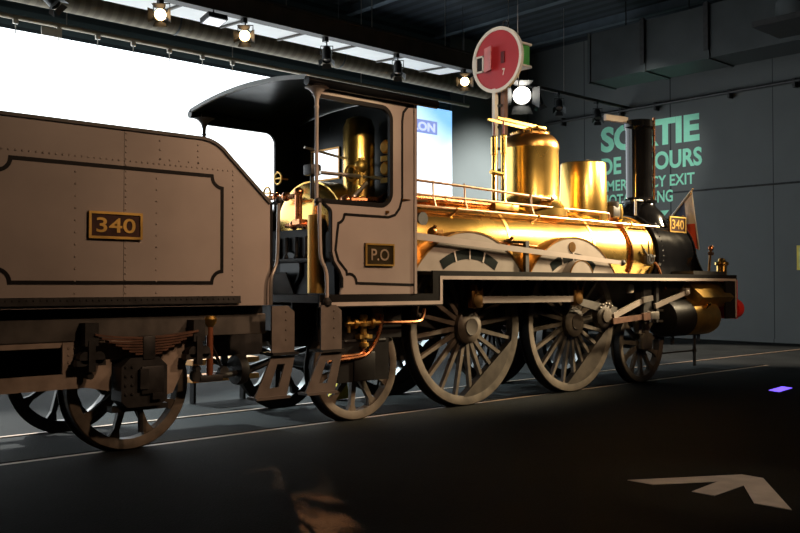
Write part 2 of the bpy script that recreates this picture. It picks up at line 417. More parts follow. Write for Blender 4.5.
MB().tube([(10.2,0.2,9.0),(10.2,0.2,9.3)], 0.02, 6).build('hanger', 'iron', ah)
wp = thing('wall_pipe', 'dark pipe with brackets running along the end wall above the lettering', 'pipe', (14.85,0,6.85))
MB().tube([(14.85,10.6,6.82),(14.85,-11.5,6.90)], 0.05, 10).build('tube', 'iron', wp)
for y in (9.9,7.7,6.5,4.2,2.4,0,-3):
    MB().box((14.80,y-0.03,6.68),(15.0,y+0.03,6.92)).build('bracket', 'iron', wp, smooth=False)
cb = tag(MB().tube([(14.97,5.2,4.22),(14.97,-11.5,4.16)], 0.022, 8).build('wall_cable', 'iron'), 'thin dark cable run across the grey end wall', 'cable')
ys = thing('yellow_sign', 'small yellow green sign on the end wall at the right edge', 'sign', (14.96,2.2,2.25))
MB().box((14.94,1.9,1.92),(14.98,2.42,2.56)).build('panel', 'yellow', ys, smooth=False)
MB().box((14.935,1.96,1.98),(14.945,2.36,2.50)).build('face', mat('sign_face', (0.62,0.62,0.22), 0.5), ys, smooth=False)

# green lettering on the end wall
le = thing('exit_sign', 'pale green emergency exit lettering on the grey end wall', 'lettering', (14.99,6.8,5))
def wl(body, yl, yr, z0, z1, bold):
    text_mb(body, yl-yr, z1-z0, (14.995,yl,z0), (0,-1,0), (0,0,1), bold, 0.004).build('text_line', 'textg', le, smooth=False)
wl('SORTIE', 8.52, 5.17, 5.64, 6.44, 0.045)
wl('DE SECOURS', 8.50, 5.10, 4.93, 5.47, 0.035)
wl('EMERGENCY EXIT', 8.50, 5.33, 4.42, 4.76, 0.022)
wl('NOTAUSGANG', 8.50, 6.03, 3.96, 4.32, 0.022)
MB().add([(14.99,7.05,3.72),(14.99,6.15,3.72),(14.99,6.6,3.22)], [(0,1,2)]).build('triangle', 'textg', le, smooth=False)

# ------------------------------------------------------------------ spotlights
def spotlight(x, z, aim, label, lit=None, big=False, clampz=6.9, y=7.5):
    """Track spotlight: clamp on the beam, yoke, can, barn doors, lens."""
    t = thing('spotlight', label, 'spotlight', (x,y,clampz), 'spotlights on the lighting beam')
    d = Vector(aim).normalized(); c = Vector((x, y-0.06, z))
    rot = d.to_track_quat('Z','Y').to_matrix()
    r = 0.26 if big else (0.12 if lit else 0.10); L = 0.26 if big else 0.34
    cl = MB().box((x-0.05,y-0.06,clampz-0.10),(x+0.05,y+0.04,clampz)).tube([(x,y-0.05,clampz-0.08),(c.x,c.y,c.z+r+0.08)], 0.014, 8)
    cl.build('clamp', 'spot', t)
    sx = rot @ Vector((1,0,0)); sx.z = 0; sx = sx.normalized() if sx.length > .01 else Vector((1,0,0))
    MB().tube([c+sx*(r+.03), c+sx*(r+.03)+Vector((0,0,r+.08)), c-sx*(r+.03)+Vector((0,0,r+.08)), c-sx*(r+.03)], 0.012, 6).build('yoke', 'spot', t)
    mb = MB().lathe([(r*.55,-L/2-.03),(r*.8,-L/2),(r,-L/4),(r,L/2),(r*.92,L/2),(r*.85,L/2-.06)], (0,0,0), 'Z', 20)
    mb.v = [c + rot @ v for v in mb.v]; mb.build('can', 'spot', t)
    ln = MB().lathe([(r*.86,L/2-.05),(r*.5,L/2-.03),(r*.02,L/2-.02)], (0,0,0), 'Z', 20)
    ln.v = [c + rot @ v for v in ln.v]; ln.build('lens', lit if lit else 'steel', t)
    for k in range(4):
        a = k*pi/2; u = rot @ Vector((cos(a), sin(a), 0)); w = rot @ Vector((-sin(a), cos(a), 0))
        p0 = c + d*L/2 + u*r; p1 = p0 + (d*.8 + u*.7).normalized()*r*1.1
        MB().add([p0-w*r*.8, p0+w*r*.8, p1+w*r*1.1, p1-w*r*1.1], [(0,1,2,3)]).build('barn_door', 'spot', t, smooth=False)
    return t
spotlight(-2.55, 6.45, (0.5,-0.5,-0.75), 'dark spotlight beside the small white card, at the far left')
spotlight(-0.46, 6.60, (-0.55,-0.75,-0.35), 'lit orange spotlight second from the left on the lighting beam', 'lampwarm')
spotlight(1.37, 6.55, (-0.6,-0.75,-0.35), 'lit orange spotlight above the left end of the cab roof', 'lampwarm')
spotlight(3.42, 6.52, (-0.25,-0.3,-0.9), 'unlit black spotlight above the middle of the cab roof')
spotlight(5.49, 6.56, (-0.25,-0.3,-0.9), 'unlit black spotlight above the right part of the cab roof')
spotlight(7.73, 6.60, (-0.72,-0.7,-0.3), 'bright orange spotlight just left of the red signal disc', 'lampwarm')
spotlight(9.91, 6.58, (-0.66,-0.62,-0.4), 'dazzling white floodlight just below right of the red signal disc', 'lampwhite', True)
spotlight(10.6, 6.55, (0.1,-0.3,-0.9), 'small dark spotlight right next to the dazzling white floodlight')
spotlight(11.5, 6.52, (-0.5,-0.4,-0.75), 'dark spotlight above the brass dome, left of the sandbox')
spotlight(13.3, 6.48, (-0.4,-0.4,-0.85), 'dark spotlight next to the S of the green lettering')
# square floodlight with a white reflector
t = thing('floodlight', 'square floodlight with open white face between two orange spotlights', 'floodlight', (0.64,7.5,6.9))
MB().tube([(0.64,7.44,6.9),(0.64,7.44,6.78)], 0.015, 8).build('mount', 'spot', t)
MB().obox((0.64,7.42,6.72), (0.42,0.34,0.10), Matrix.Rotation(radians(-12),3,'X')).build('housing', 'spot', t, smooth=False)
MB().obox((0.64,7.405,6.668), (0.36,0.28,0.02), Matrix.Rotation(radians(-12),3,'X')).build('face', emis('flood_face', (0.95,0.97,1.0), 0.8), t, smooth=False)

# ================================================================== railway signal
sg = thing('railway_signal', 'round red railway signal disc with white rim on a mast behind the locomotive', 'signal', (3.6,2.6,0))
MB().lathe([(0.52,-0.012),(0.52,0.012)], (3.5,2.6,5.5), 'X', 48).build('disc', 'redsig', sg)
MB().lathe([(0.52,-0.03),(0.58,-0.03),(0.58,0.03),(0.52,0.03),(0.52,-0.03)], (3.5,2.6,5.5), 'X', 48, False).build('rim', 'white', sg)
MB().box((3.46,2.90,5.33),(3.48,3.10,5.36)).box((3.46,2.90,5.60),(3.48,3.10,5.63)).box((3.46,3.07,5.33),(3.48,3.10,5.63)).box((3.46,2.90,5.33),(3.48,2.93,5.63)).build('window_frame', 'white', sg, smooth=False)
MB().box((3.482,2.93,5.36),(3.486,3.07,5.60)).build('window_opening', 'line', sg, smooth=False)
MB().obox((3.42,2.76,5.53), (0.015,0.25,0.42), Matrix.Rotation(radians(-20),3,'Z')).build('hinged_plate', mat('signal_pink', (0.60,0.16,0.15), 0.5), sg, smooth=False)
MB().box((3.47,2.42,5.42),(3.487,2.50,5.62)).build('dark_slot', mat('slot_red', (0.12,0.008,0.01), 0.5), sg, smooth=False)
text_mb('7', 0.06, 0.12, (3.485,2.47,5.20), (0,-1,0), (0,0,1), 0.02, 0.004).build('numeral', 'white', sg, smooth=False)
# mast: two channel posts with ladder-like braces
MB().box((3.48,2.64,0.06),(3.56,2.71,5.0)).build('post', 'white', sg, smooth=False)
MB().box((3.58,2.52,0.06),(3.68,2.60,5.0)).build('post', mat('mast_brown', (0.20,0.12,0.10), 0.5), sg, smooth=False)
for i in range(12): MB().box((3.54,2.55,0.5+i*0.38),(3.60,2.69,0.54+i*0.38)).build('brace', 'iron', sg, smooth=False)
MB().box((3.35,2.4,-0.003),(3.8,2.95,0.06)).build('base_plate', 'iron', sg, smooth=False)
ln_ = MB().box((3.95,2.45,5.48),(4.20,2.70,5.84)).build('lantern', 'green', sg, smooth=False)
MB().box((3.92,2.42,5.84),(4.23,2.73,5.88)).box((3.92,2.42,5.44),(4.23,2.73,5.48)).build('lantern_rim', 'white', ln_, smooth=False)
MB().tube([(3.52,2.6,5.66),(3.95,2.6,5.66)], 0.03, 8).build('lantern_arm', 'iron', sg)
MB().torus((3.55,2.45,6.12), 0.06, 0.012, 'X').build('lifting_ring', 'iron', sg)
MB().tube([(4.05,2.6,5.88),(4.05,2.6,9.3)], 0.008, 6).build('hanging_wire', 'steel', sg)
MB().tube([(4.07,2.6,5.44),(4.07,2.6,4.9)], 0.012, 6).build('pull_rod', 'steel', sg)

# ================================================================== wheels
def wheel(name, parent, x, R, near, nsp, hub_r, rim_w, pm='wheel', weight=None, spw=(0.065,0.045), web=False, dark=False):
    """A spoked wheel; outer face at y=0 (near) or mirrored on the far rail."""
    sgn = 1 if near else -1; y0 = 0.0 if near else 2*YC
    c = (x, R)
    Y = lambda y: y0 + sgn*y
    w = MB()
    # tyre and rim (profile revolved about Y)
    prof = [(R-rim_w, 0.015), (R-rim_w*.45, 0.0), (R-0.012, 0.0), (R-0.001, 0.012), (R-0.001, 0.128), (R+0.028, 0.137), (R+0.028, 0.150), (R-0.03, 0.154), (R-rim_w, 0.125), (R-rim_w, 0.015)]
    w.lathe([(r, sgn*h) for r, h in prof], (x, y0, R), 'Y', 64, False)
    for k in range(nsp):
        a = 2*pi*(k+0.35)/nsp; d = Vector((cos(a),0,sin(a))); p0 = Vector((x,Y(0.06),R)) + d*hub_r*.85; p1 = Vector((x,Y(0.06),R)) + d*(R-rim_w+.01)
        w.bar(p0, p1, spw[0], 0.055, spw[1])
        if web:   # flare where the spoke meets the rim
            q = Vector((x,Y(0.06),R)) + d*(R-rim_w-.09); w.bar(q, p1, spw[1], 0.05, spw[1]*2.6)
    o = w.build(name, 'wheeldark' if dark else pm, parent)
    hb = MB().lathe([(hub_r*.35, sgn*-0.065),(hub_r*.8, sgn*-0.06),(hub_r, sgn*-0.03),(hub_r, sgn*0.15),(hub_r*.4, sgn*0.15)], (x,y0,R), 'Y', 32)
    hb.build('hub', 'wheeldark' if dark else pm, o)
    if not dark and R > 0.9:
        MB().lathe([(hub_r*.34, -0.07),(hub_r*.5, -0.075),(hub_r*.5, -0.05)], (x,y0,R), 'Y', 24).build('axle_end', 'weight', o)
    if weight:
        # counterweight: circular segment bounded by a chord
        mid, half = weight; rr = R - rim_w + 0.015
        poly = [(x + rr*cos(radians(mid-half+2*half*i/20)), R + rr*sin(radians(mid-half+2*half*i/20))) for i in range(21)]
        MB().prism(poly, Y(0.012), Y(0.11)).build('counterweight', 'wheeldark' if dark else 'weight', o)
    # dark tread
    MB().lathe([(R, sgn*0.014),(R, sgn*0.127),(R+0.029, sgn*0.136),(R+0.029, sgn*0.150)], (x,y0,R), 'Y', 64, False).build('tread', 'wheeldark', o)
    return o

# ================================================================== tender
td = thing('tender', 'pale grey riveted tender with black lining coupled behind the locomotive', 'tender', (-5.9,YC,0))
XL = -8.7; YN, YF = -0.35, 1.99
prof = [(XL,1.33),(XL,2.93),(-4.02,2.92)] + arc(-4.02,2.54,0.38,90,42,8)[1:] + [(-3.24,2.35),(-3.23,1.33)]
bd = MB().prism(prof, YN, YF)
def riv(x0, z0, x1, z1, n):
    for i in range(n): bd.rivet(x0+(x1-x0)*i/(n-1), YN, z0+(z1-z0)*i/(n-1), 0.011)
riv(-8.6,2.635,-3.67,2.635,90); riv(-3.67,2.60,-3.67,1.46,22)
for x in (-4.765,): riv(x,2.88,x,1.46,26)
for x in (-5.22,-4.47): riv(x,2.50,x,1.46,11)
riv(-4.44,2.85,-4.44,2.68,3); riv(-4.05,2.85,-4.05,2.68,4)
riv(-4.44,2.68,-4.05,2.68,5); riv(-5.9,2.25,-5.9,1.5,8)
body = bd.build('tank', 'paint', td, angle=30)
MB().box((-4.785,YN-0.002,1.42),(-4.782,YN+0.01,2.92)).build('plate_joint', 'line', body, smooth=False)
# beading along the top edge, follows the slope
top = [(XL,2.93),(-4.02,2.92)] + arc(-4.02,2.54,0.38,90,42,8)[1:] + [(-3.24,2.35)]
MB().ribbon(top, 0.03, YN-0.02, YN+0.05).build('top_beading', 'frame', td)
MB().ribbon(top, 0.03, YF-0.05, YF+0.02).build('top_beading', 'frame', td)
# front edge beading beside the entrance
MB().box((-3.235,YN-0.012,1.34),(-3.215,YN+0.03,2.36)).build('edge_beading', 'line', td, smooth=False)
# lining: panels with notched corners
def panel(x0, x1, z0, z1, n):
    return (arc(x0,z0,n,90,0,6) + arc(x1,z0,n,180,90,6) + arc(x1,z1,n,270,180,6) + arc(x0,z1,n,0,-90,6))
MB().ribbon(panel(-5.87,-3.79,1.55,2.57,0.11), 0.034, YN-0.004, YN+0.002, True).build('lining', 'line', td, smooth=False)
MB().ribbon(panel(-8.5,-6.05,1.55,2.57,0.11), 0.034, YN-0.004, YN+0.002, True).build('lining', 'line', td, smooth=False)
# number plate
np_ = MB().box((-5.11,YN-0.022,1.935),(-4.62,YN,2.17)).build('number_plate', 'platebg', td, smooth=False)
MB().ribbon([(-5.10,1.945),(-4.63,1.945),(-4.63,2.16),(-5.10,2.16)], 0.022, YN-0.034, YN-0.02, True).build('plate_border', 'brass2', np_, smooth=False)
text_mb('340', 0.36, 0.13, (-5.045,YN-0.022,1.988), (1,0,0), (0,0,1), 0.012, 0.008).build('numerals', 'brass2', np_, smooth=False)
# solebar, footplate angle
an = MB().box((XL,YN-0.03,1.355),(-3.59,YN+0.05,1.37)).box((XL,YN-0.02,1.37),(-3.59,YN+0.03,1.425))
for i in range(90): an.rivet(XL+0.05+i*0.056, YN-0.02, 1.398, 0.010)
an.build('footplate_angle', 'iron', td)
MB().box((XL,-0.19,1.22),(-3.22,1.83,1.40)).build('footplate', 'line', td, smooth=False)
# outside frame plates with opening and horn guides
def tender_frame(y0, y1):
    m = MB()
    m.prism([(XL,1.04),(-3.2,1.04),(-3.2,1.24),(XL,1.24)], y0, y1)
    m.prism([(XL,0.99),(-5.28,0.99),(-5.26,1.04),(XL,1.04)], y0, y1)
    m.prism([(XL,0.63),(-5.05,0.63),(-5.26,0.76),(XL,0.74)], y0, y1)
    m.prism([(-5.26,0.76),(-5.05,0.63),(-4.82,0.58),(-4.82,0.86),(-4.82,1.04),(-5.26,1.04)], y0, y1)
    m.prism([(-4.82,0.86),(-4.34,0.86),(-4.34,1.04),(-4.82,1.04)], y0, y1)
    m.prism([(-4.34,0.50),(-4.22,0.52),(-3.96,1.04),(-4.34,1.04)], y0, y1)
    for z in (1.2,1.14,1.08,0.98,0.92,0.86,0.80):
        for x in (-5.21,-5.16): m.rivet(x, y0, z, 0.013)
    return m
fr = tender_frame(-0.20,-0.17).build('side_frame', mat('tender_frame', (0.42,0.33,0.265), 0.5, 0, 0.15), td, smooth=False)
tender_frame(1.81,1.84).build('side_frame', 'frame', td, smooth=False)
MB().box((XL,-0.215,1.045),(-3.2,-0.20,1.235)).build('solebar', 'frame', td, smooth=False)
MB().box((XL,0.25,0.66),(-5.0,1.39,1.22)).build('well_tank', 'line', td, smooth=False)
# leaf spring, hangers, axle box
lf = MB()
for i in range(7):
    hw = 0.50 - 0.062*i; pts = []
    for k in range(13):
        u = -1 + 2*k/12; pts.append((-4.54 + u*hw, 1.055 + 0.045*(u*hw/0.5)**2 - 0.024*i))
    lf.ribbon(pts, 0.017, -0.36, -0.27)
sp = lf.build('leaf_spring', 'spring', td)
MB().box((-4.60,-0.37,0.86),(-4.48,-0.26,1.07), 0.008).build('spring_buckle', 'iron', sp)
for x in (-5.06, -4.02):
    MB().box((x-0.06,-0.34,1.0),(x+0.06,-0.2,1.20)).box((x-0.03,-0.35,0.78),(x+0.03,-0.28,1.05)).lathe([(0.055,-0.03),(0.055,0.06)], (x-0.05,-0.30,0.90), 'Y', 12).lathe([(0.055,-0.03),(0.055,0.06)], (x+0.07,-0.30,0.90), 'Y', 12).box((x-0.13,-0.33,0.83),(x+0.13,-0.25,0.88)).lathe([(0.03,-0.02),(0.03,0.05)], (x,-0.30,0.74), 'Y', 10).build('spring_hanger', 'iron', td)
ab = MB().prism([(-4.80,0.50),(-4.80,0.80),(-4.72,0.88),(-4.44,0.88),(-4.36,0.80),(-4.36,0.50),(-4.42,0.44),(-4.74,0.44)], -0.36, -0.15)
for z in (0.56,0.64,0.72,0.80):
    ab.rivet(-4.76,-0.36,z,0.018); ab.rivet(-4.70,-0.36,z,0.018)
ax_ = ab.build('axle_box', 'iron', td, smooth=False)
MB().box((-4.62,-0.385,0.55),(-4.40,-0.36,0.80), 0.01).box((-4.64,-0.40,0.60),(-4.56,-0.37,0.78)).box((-4.52,-0.40,0.50),(-4.42,-0.37,0.56)).build('axle_box_cover', 'iron', ax_)
MB().box((-4.86,-0.30,0.40),(-4.32,-0.2,0.45)).tube([(-4.57,-0.26,0.45),(-4.57,-0.26,0.2)], 0.025, 8).build('horn_stay', 'iron', ax_)
for x in (-4.545, -7.35):
    for near in (True, False):
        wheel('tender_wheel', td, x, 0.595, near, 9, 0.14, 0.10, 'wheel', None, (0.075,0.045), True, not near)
    MB().tube([(x,-0.1,0.595),(x,1.74,0.595)], 0.07, 16).build('axle', 'iron', td)
# brake column and rigging between tender and locomotive
bc = MB().tube([(-3.83,-0.2,0.64),(-3.83,-0.2,1.17)], 0.032, 12).build('brake_shaft', mat('shaft_rust', (0.30,0.10,0.045), 0.4, 0.3), td)
MB().lathe([(0.03,1.12),(0.06,1.16),(0.07,1.20),(0.05,1.23)], (-3.83,-0.2,0), 'Z', 16).build('cup', 'brass2', bc)
MB().box((-3.95,-0.24,0.60),(-3.70,-0.16,0.66),0.01).tube([(-3.83,-0.2,0.63),(-3.30,0.1,0.63)], 0.03, 8).tube([(-3.80,-0.15,0.98),(-3.52,0.1,0.70)], 0.016, 8).lathe([(0.055,-.03),(0.055,.03)], (-3.98,-0.2,0.66), 'Y', 12).lathe([(0.055,-.03),(0.055,.03)], (-3.56,0.0,0.66), 'Y', 12).build('brake_link', 'iron', bc)
MB().lathe([(0.05,-0.05),(0.15,-0.04),(0.16,0.0),(0.15,0.05),(0.05,0.08)], (-3.33,0.1,0.66), 'X', 24).build('drawbar_disc', 'iron', td)
MB().box((-3.60,0.15,0.80),(-3.0,1.49,1.22)).build('drag_beam', 'iron', td, smooth=False)
MB().tube([(-3.5,0.3,0.75),(-3.1,0.35,0.58),(-2.7,0.3,0.72)], 0.025, 8).build('coupling_hose', 'iron', td)
# steps
def steps(x, parent, up='step'):
    s = MB().box((x,-0.42,0.85),(x+0.20,-0.40,1.32)).prism([(x+0.20,0.85),(x+0.28,0.83),(x+0.28,1.26),(x+0.20,1.32)], -0.41, -0.37)
    for z in (0.98,1.08,1.18,1.26): s.rivet(x+0.17,-0.42,z,0.013)
    o = s.build('step_bracket', up, parent)
    MB().box((x-0.01,-0.46,0.83),(x+0.30,-0.22,0.855)).build('upper_tread', 'iron', o, smooth=False)
    # lower sloping hanger with a slot
    A = lambda u, v: (x - 0.20 + 0.20*v + 0.28*u + (0.10*(1-v)*u), 0.42 + 0.40*v)
    l = MB()
    for u0,u1,v0,v1 in ((0,.36,0,1),(.66,1,0,1),(.36,.66,0,.22),(.36,.66,.80,1)):
        l.prism([A(u0,v0),A(u1,v0),A(u1,v1),A(u0,v1)], -0.42, -0.40)
    l.build('hanger_plate', up, o, smooth=False)
    MB().box((x-0.21,-0.47,0.40),(x+0.19,-0.30,0.425)).build('lower_tread', up, o, smooth=False)
steps(-3.26, td)
# hand rail at the entrance
MB().tube(smoothpath([(-3.17,-0.40,2.36),(-3.17,-0.40,2.3),(-3.18,-0.40,1.80),(-3.20,-0.40,1.72),(-3.25,-0.40,1.62),(-3.26,-0.40,1.55),(-3.26,-0.40,1.33)]), 0.018, 8).build('hand_rail', 'steel', td)
MB().ball((-3.17,-0.40,2.38), 0.035, 10).box((-3.2,-0.41,2.34),(-3.14,-0.33,2.37)).build('rail_bracket', 'iron', td)

# ================================================================== locomotive
lo = thing('steam_locomotive', 'old grey and brass steam locomotive with tall black chimney and open cab', 'locomotive', (1.6,YC,0))
ZB, RB = 2.02, 0.66
def on_boiler(x, ang, r=RB): return Vector((x, YC + r*cos(radians(ang)), ZB + r*sin(radians(ang))))
boil = MB().lathe([(RB-0.01,-1.24),(RB,-1.22),(RB,4.60),(RB-0.02,4.62)], (0,YC,ZB), 'X', 72).build('boiler', 'brass', lo)
MB().prism([(YC-RB,ZB),(YC-RB,1.35),(YC+RB,1.35),(YC+RB,ZB),(YC,ZB+0.1)], -1.24, -0.30, 'YZ').build('firebox_side', 'brass', lo, smooth=False)
for x in (1.02, 2.95, 4.56):
    MB().lathe([(RB-.002,x-0.03),(RB+.008,x-0.03),(RB+.008,x+0.03),(RB-.002,x+0.03)], (0,YC,ZB), 'X', 72, False).build('boiler_band', 'brass2', lo)
# copper pipe hugging the barrel
MB().tube([on_boiler(3.78+0.12*max(0,sin(radians(a-100))), a, RB+0.025) for a in range(110, 212, 6)], 0.03, 8).build('feed_pipe', 'copper', lo)
MB().box((3.68,0.56,2.60),(3.86,0.70,2.76),0.01).build('pipe_flange', 'copper', lo)
# strip drawn in place of the lower hand rail's shadow, then rods along the boiler side
MB().tube([(-1.2,0.315,2.455),(4.5,0.315,2.445)], 0.012, 6).build('rail_shadow_strip', 'bronze', lo)
MB().tube([(-1.2,0.16,2.17),(0.6,0.155,2.12),(2.0,0.155,2.05)], 0.012, 6).build('blower_rod', 'copper', lo)
for x, z in ((-0.48,2.20),(0.98,2.11)):
    MB().ball((x,0.15,z), 0.06, 10).tube([(x,0.16,z),(x,0.10,z+0.07)], 0.025, 8).box((x-.03,.12,z-.02),(x+.16,.17,z+.02)).build('rod_guide', 'bronze', lo)
MB().lathe([(0.085,-0.02),(0.085,0.03),(0.05,0.04)], (-0.58,0.235,2.36), 'Y', 16).build('washout_plug', 'iron', lo)
# smokebox, saddle skirt, door
RS = 0.685
sk = [(YC-0.76,1.66),(YC-0.70,1.80)] + [(YC + RS*cos(radians(a)), ZB + RS*sin(radians(a))) for a in range(190,-11,-6)] + [(YC+0.70,1.80),(YC+0.76,1.66)]
smb = MB().prism(sk, 4.62, 5.80, 'YZ')
for a in range(-8,190,7): smb.ball(on_boiler(4.82, a, RS+0.002), 0.013, 6)
smb = smb.build('smokebox', 'black', lo)
fl_ = [(YC-0.92,1.66),(YC-0.82,1.78),(YC-0.75,1.92)] + [(YC + 0.70*cos(radians(a)), ZB + 0.70*sin(radians(a))) for a in range(176,3,-6)] + [(YC+0.75,1.92),(YC+0.82,1.78),(YC+0.92,1.66)]
MB().prism(fl_, 5.80, 5.84, 'YZ').build('smokebox_front', 'black', lo)
MB().lathe([(0.70,4.60),(0.725,4.62),(0.725,4.70),(0.70,4.72),(0.68,4.74)], (0,YC,ZB), 'X', 64, False).build('smokebox_ring', 'black', lo)
MB().lathe([(0.52,5.84),(0.52,5.86),(0.38,5.90),(0.12,5.93)], (0,YC,ZB), 'X', 40).build('smokebox_door', 'black', lo)
# dome
MB().lathe([(0.56,2.55),(0.56,2.66),(0.50,2.72),(0.44,2.80),(0.428,2.86),(0.428,3.55),(0.435,3.57),(0.432,3.61)], (2.23,YC,0), 'Z', 64).build('dome', 'brass', lo)
MB().lathe([(0.436,3.58),(0.434,3.63),(0.42,3.68),(0.38,3.74),(0.34,3.775),(0.29,3.79),(0.29,3.82),(0.27,3.835),(0.10,3.85)], (2.23,YC,0), 'Z', 64).build('dome_cap', 'bronze', lo)
cb_ = MB()
for k in range(16): cb_.ball((2.23+0.275*cos(2*pi*k/16), YC+0.275*sin(2*pi*k/16), 3.825), 0.026, 8)
cb_.build('cap_bolts', 'brass', lo)
# Salter balances: two brass columns and their levers
for y in (0.56, 0.74):
    c_ = MB().lathe([(0.05,2.66),(0.05,2.72),(0.036,2.74),(0.036,3.40),(0.045,3.41),(0.045,3.66),(0.03,3.68)], (1.33,y,0), 'Z', 16).build('valve_column', 'brass', lo)
    MB().tube([(1.33,y,3.66),(1.33,y,3.90)], 0.014, 8).build('spindle', mat('spindle_pink', (0.35,0.10,0.10), 0.4), c_)
    MB().bar((1.20,y,3.90),(2.15,y+0.02,3.875), 0.03, 0.03, 0.05).build('valve_lever', 'brass2', c_)
MB().box((2.06,0.52,3.845),(2.26,0.82,3.89),0.01).build('valve_bridge', 'brass2', lo)
MB().tube([(1.33,0.56,3.10),(1.06,0.56,3.12)], 0.03, 8).build('whistle_stub', 'brass', lo)
# sandbox
sb = MB().lathe([(0.41,2.54),(0.41,2.66),(0.385,2.68),(0.385,2.72),(0.362,3.47),(0.352,3.49),(0.34,3.49),(0.33,3.46),(0.05,3.46)], (3.56,YC,0), 'Z', 56).build('sandbox', 'brass', lo)
MB().tube([(3.52,0.72,3.46),(3.50,0.72,3.54),(3.60,0.72,3.54),(3.62,0.72,3.46)], 0.010, 6).build('lid_handle', 'iron', sb)
MB().box((3.82,0.42,2.62),(4.02,0.58,2.80),0.02).lathe([(0.09,2.78),(0.10,2.82),(0.10,2.86),(0.06,2.88)], (3.92,0.50,0), 'Z', 14).build('sand_valve', 'iron', lo)
MB().lathe([(0.07,2.60),(0.08,2.72),(0.06,2.84)], (4.10,0.52,0), 'Z', 14).build('oil_cup', 'brass', lo)
# chimney
MB().lathe([(0.50,2.52),(0.44,2.70),(0.36,2.80),(0.28,2.88),(0.265,2.94),(0.30,2.95),(0.30,2.985),(0.255,3.0),(0.222,3.04),(0.226,4.20),(0.235,4.24),(0.252,4.26),(0.252,4.36),(0.23,4.38),(0.19,4.38),(0.19,3.6)], (5.17,YC,0), 'Z', 56).build('chimney', 'black', lo)
MB().tube([(5.28,0.60,2.95),(5.28,0.59,4.42)], 0.022, 8).build('blower_pipe', 'copper', lo)
MB().tube([(4.72,0.60,2.64),(4.72,0.60,2.96),(4.95,0.62,2.96)], 0.022, 8).build('steam_cock', 'steel', lo)
MB().bar((4.98,0.95,4.385),(4.50,1.05,4.395), 0.10, 0.10, 0.06, (0,0,1)).build('chimney_lid_lever', 'paintw', lo)
# hand rails
MB().tube([(-1.24,0.25,2.525),(4.86,0.25,2.495)], 0.017, 8).build('lower_hand_rail', 'railc', lo)
for x in (0.05, 1.72, 4.05):
    MB().tube([on_boiler(x-0.1,143,RB-.01),(x-0.02,0.27,2.47),(x,0.25,2.51)], 0.018, 8).ball((x,0.25,2.515), 0.032, 8).build('rail_bracket', 'bronze', lo)
MB().tube([(-1.24,0.30,2.675),(3.46,0.30,2.655),(3.52,0.30,2.64),(3.52,0.30,2.50)], 0.017, 8).build('middle_hand_rail', 'railc', lo)
MB().tube([(-1.24,0.30,2.86),(0.5,0.31,2.83),(2.12,0.34,2.79)], 0.018, 8).ball((2.14,0.34,2.79), 0.04, 8).build('upper_hand_rail', 'railc', lo)
for x in (-0.32, 0.26, 1.63):
    MB().tube([(x,0.25,2.51),(x,0.30,2.66),(x,0.31,2.87 if x < 1 else 2.82)], 0.014, 8).build('stanchion', 'railc', lo)
MB().tube([(-1.24,0.50,2.66),(1.1,0.52,2.64)], 0.045, 10).build('steam_pipe', 'copper', lo)
MB().box((1.0,0.42,2.58),(1.5,0.86,2.68),0.01).build('valve_seat', 'brass2', lo)
MB().ball((1.6,0.36,2.80),0.035,8).box((1.98,0.34,2.76),(2.10,0.40,2.83)).build('rail_knob', 'bronze', lo)

# running board
for s, ya, yb in ((1,-0.33,0.25),(0,1.39,1.97)):
    MB().box((-0.88,ya,1.655),(6.32,yb,1.685)).build('running_board', 'iron', lo, smooth=False)
MB().box((5.9,0.25,1.655),(6.32,1.39,1.685)).build('front_platform', 'iron', lo, smooth=False)
MB().box((-2.62,-0.33,1.34),(-0.86,1.97,1.42)).build('cab_floor', 'iron', lo, smooth=False)
val = [(-2.62,1.29),(-0.80,1.29),(-0.80,1.59),(6.34,1.59),(6.34,1.70),(-0.96,1.70),(-0.96,1.43),(-2.62,1.43)]
def valance(y0, y1, yl0, yl1):
    v = MB().prism(val, y0, y1).build('valance', 'line', lo, smooth=False)
    MB().ribbon([(-2.62,1.325),(-0.825,1.325),(-0.825,1.618),(6.30,1.618)], 0.042, yl0, yl1).build('edge_line', 'paintw', v, smooth=False)
valance(-0.35,-0.32,-0.355,-0.349); valance(1.96,1.99,1.989,1.995)
# front end plate and buffer beam
pl = MB().box((5.95,-0.35,0.96),(6.34,-0.32,1.60)).build('end_plate', 'line', lo, smooth=False)
MB().ribbon([(6.30,1.62),(6.30,0.97)], 0.035, -0.355,-0.349).build('edge_line', 'paintw', pl, smooth=False)
MB().box((6.30,-0.33,0.95),(6.40,1.97,1.62)).build('buffer_beam', 'red', lo, smooth=False)
for y in (-0.02, 1.66):
    b_ = MB().lathe([(0.14,6.40),(0.11,6.55),(0.09,6.70),(0.10,6.74)], (0,y,1.11), 'X', 24).build('buffer', 'iron', lo)
    MB().lathe([(0.10,6.74),(0.165,6.75),(0.17,6.78),(0.17,6.92),(0.12,6.95)], (0,y,1.11), 'X', 28).build('buffer_head', 'red', b_)
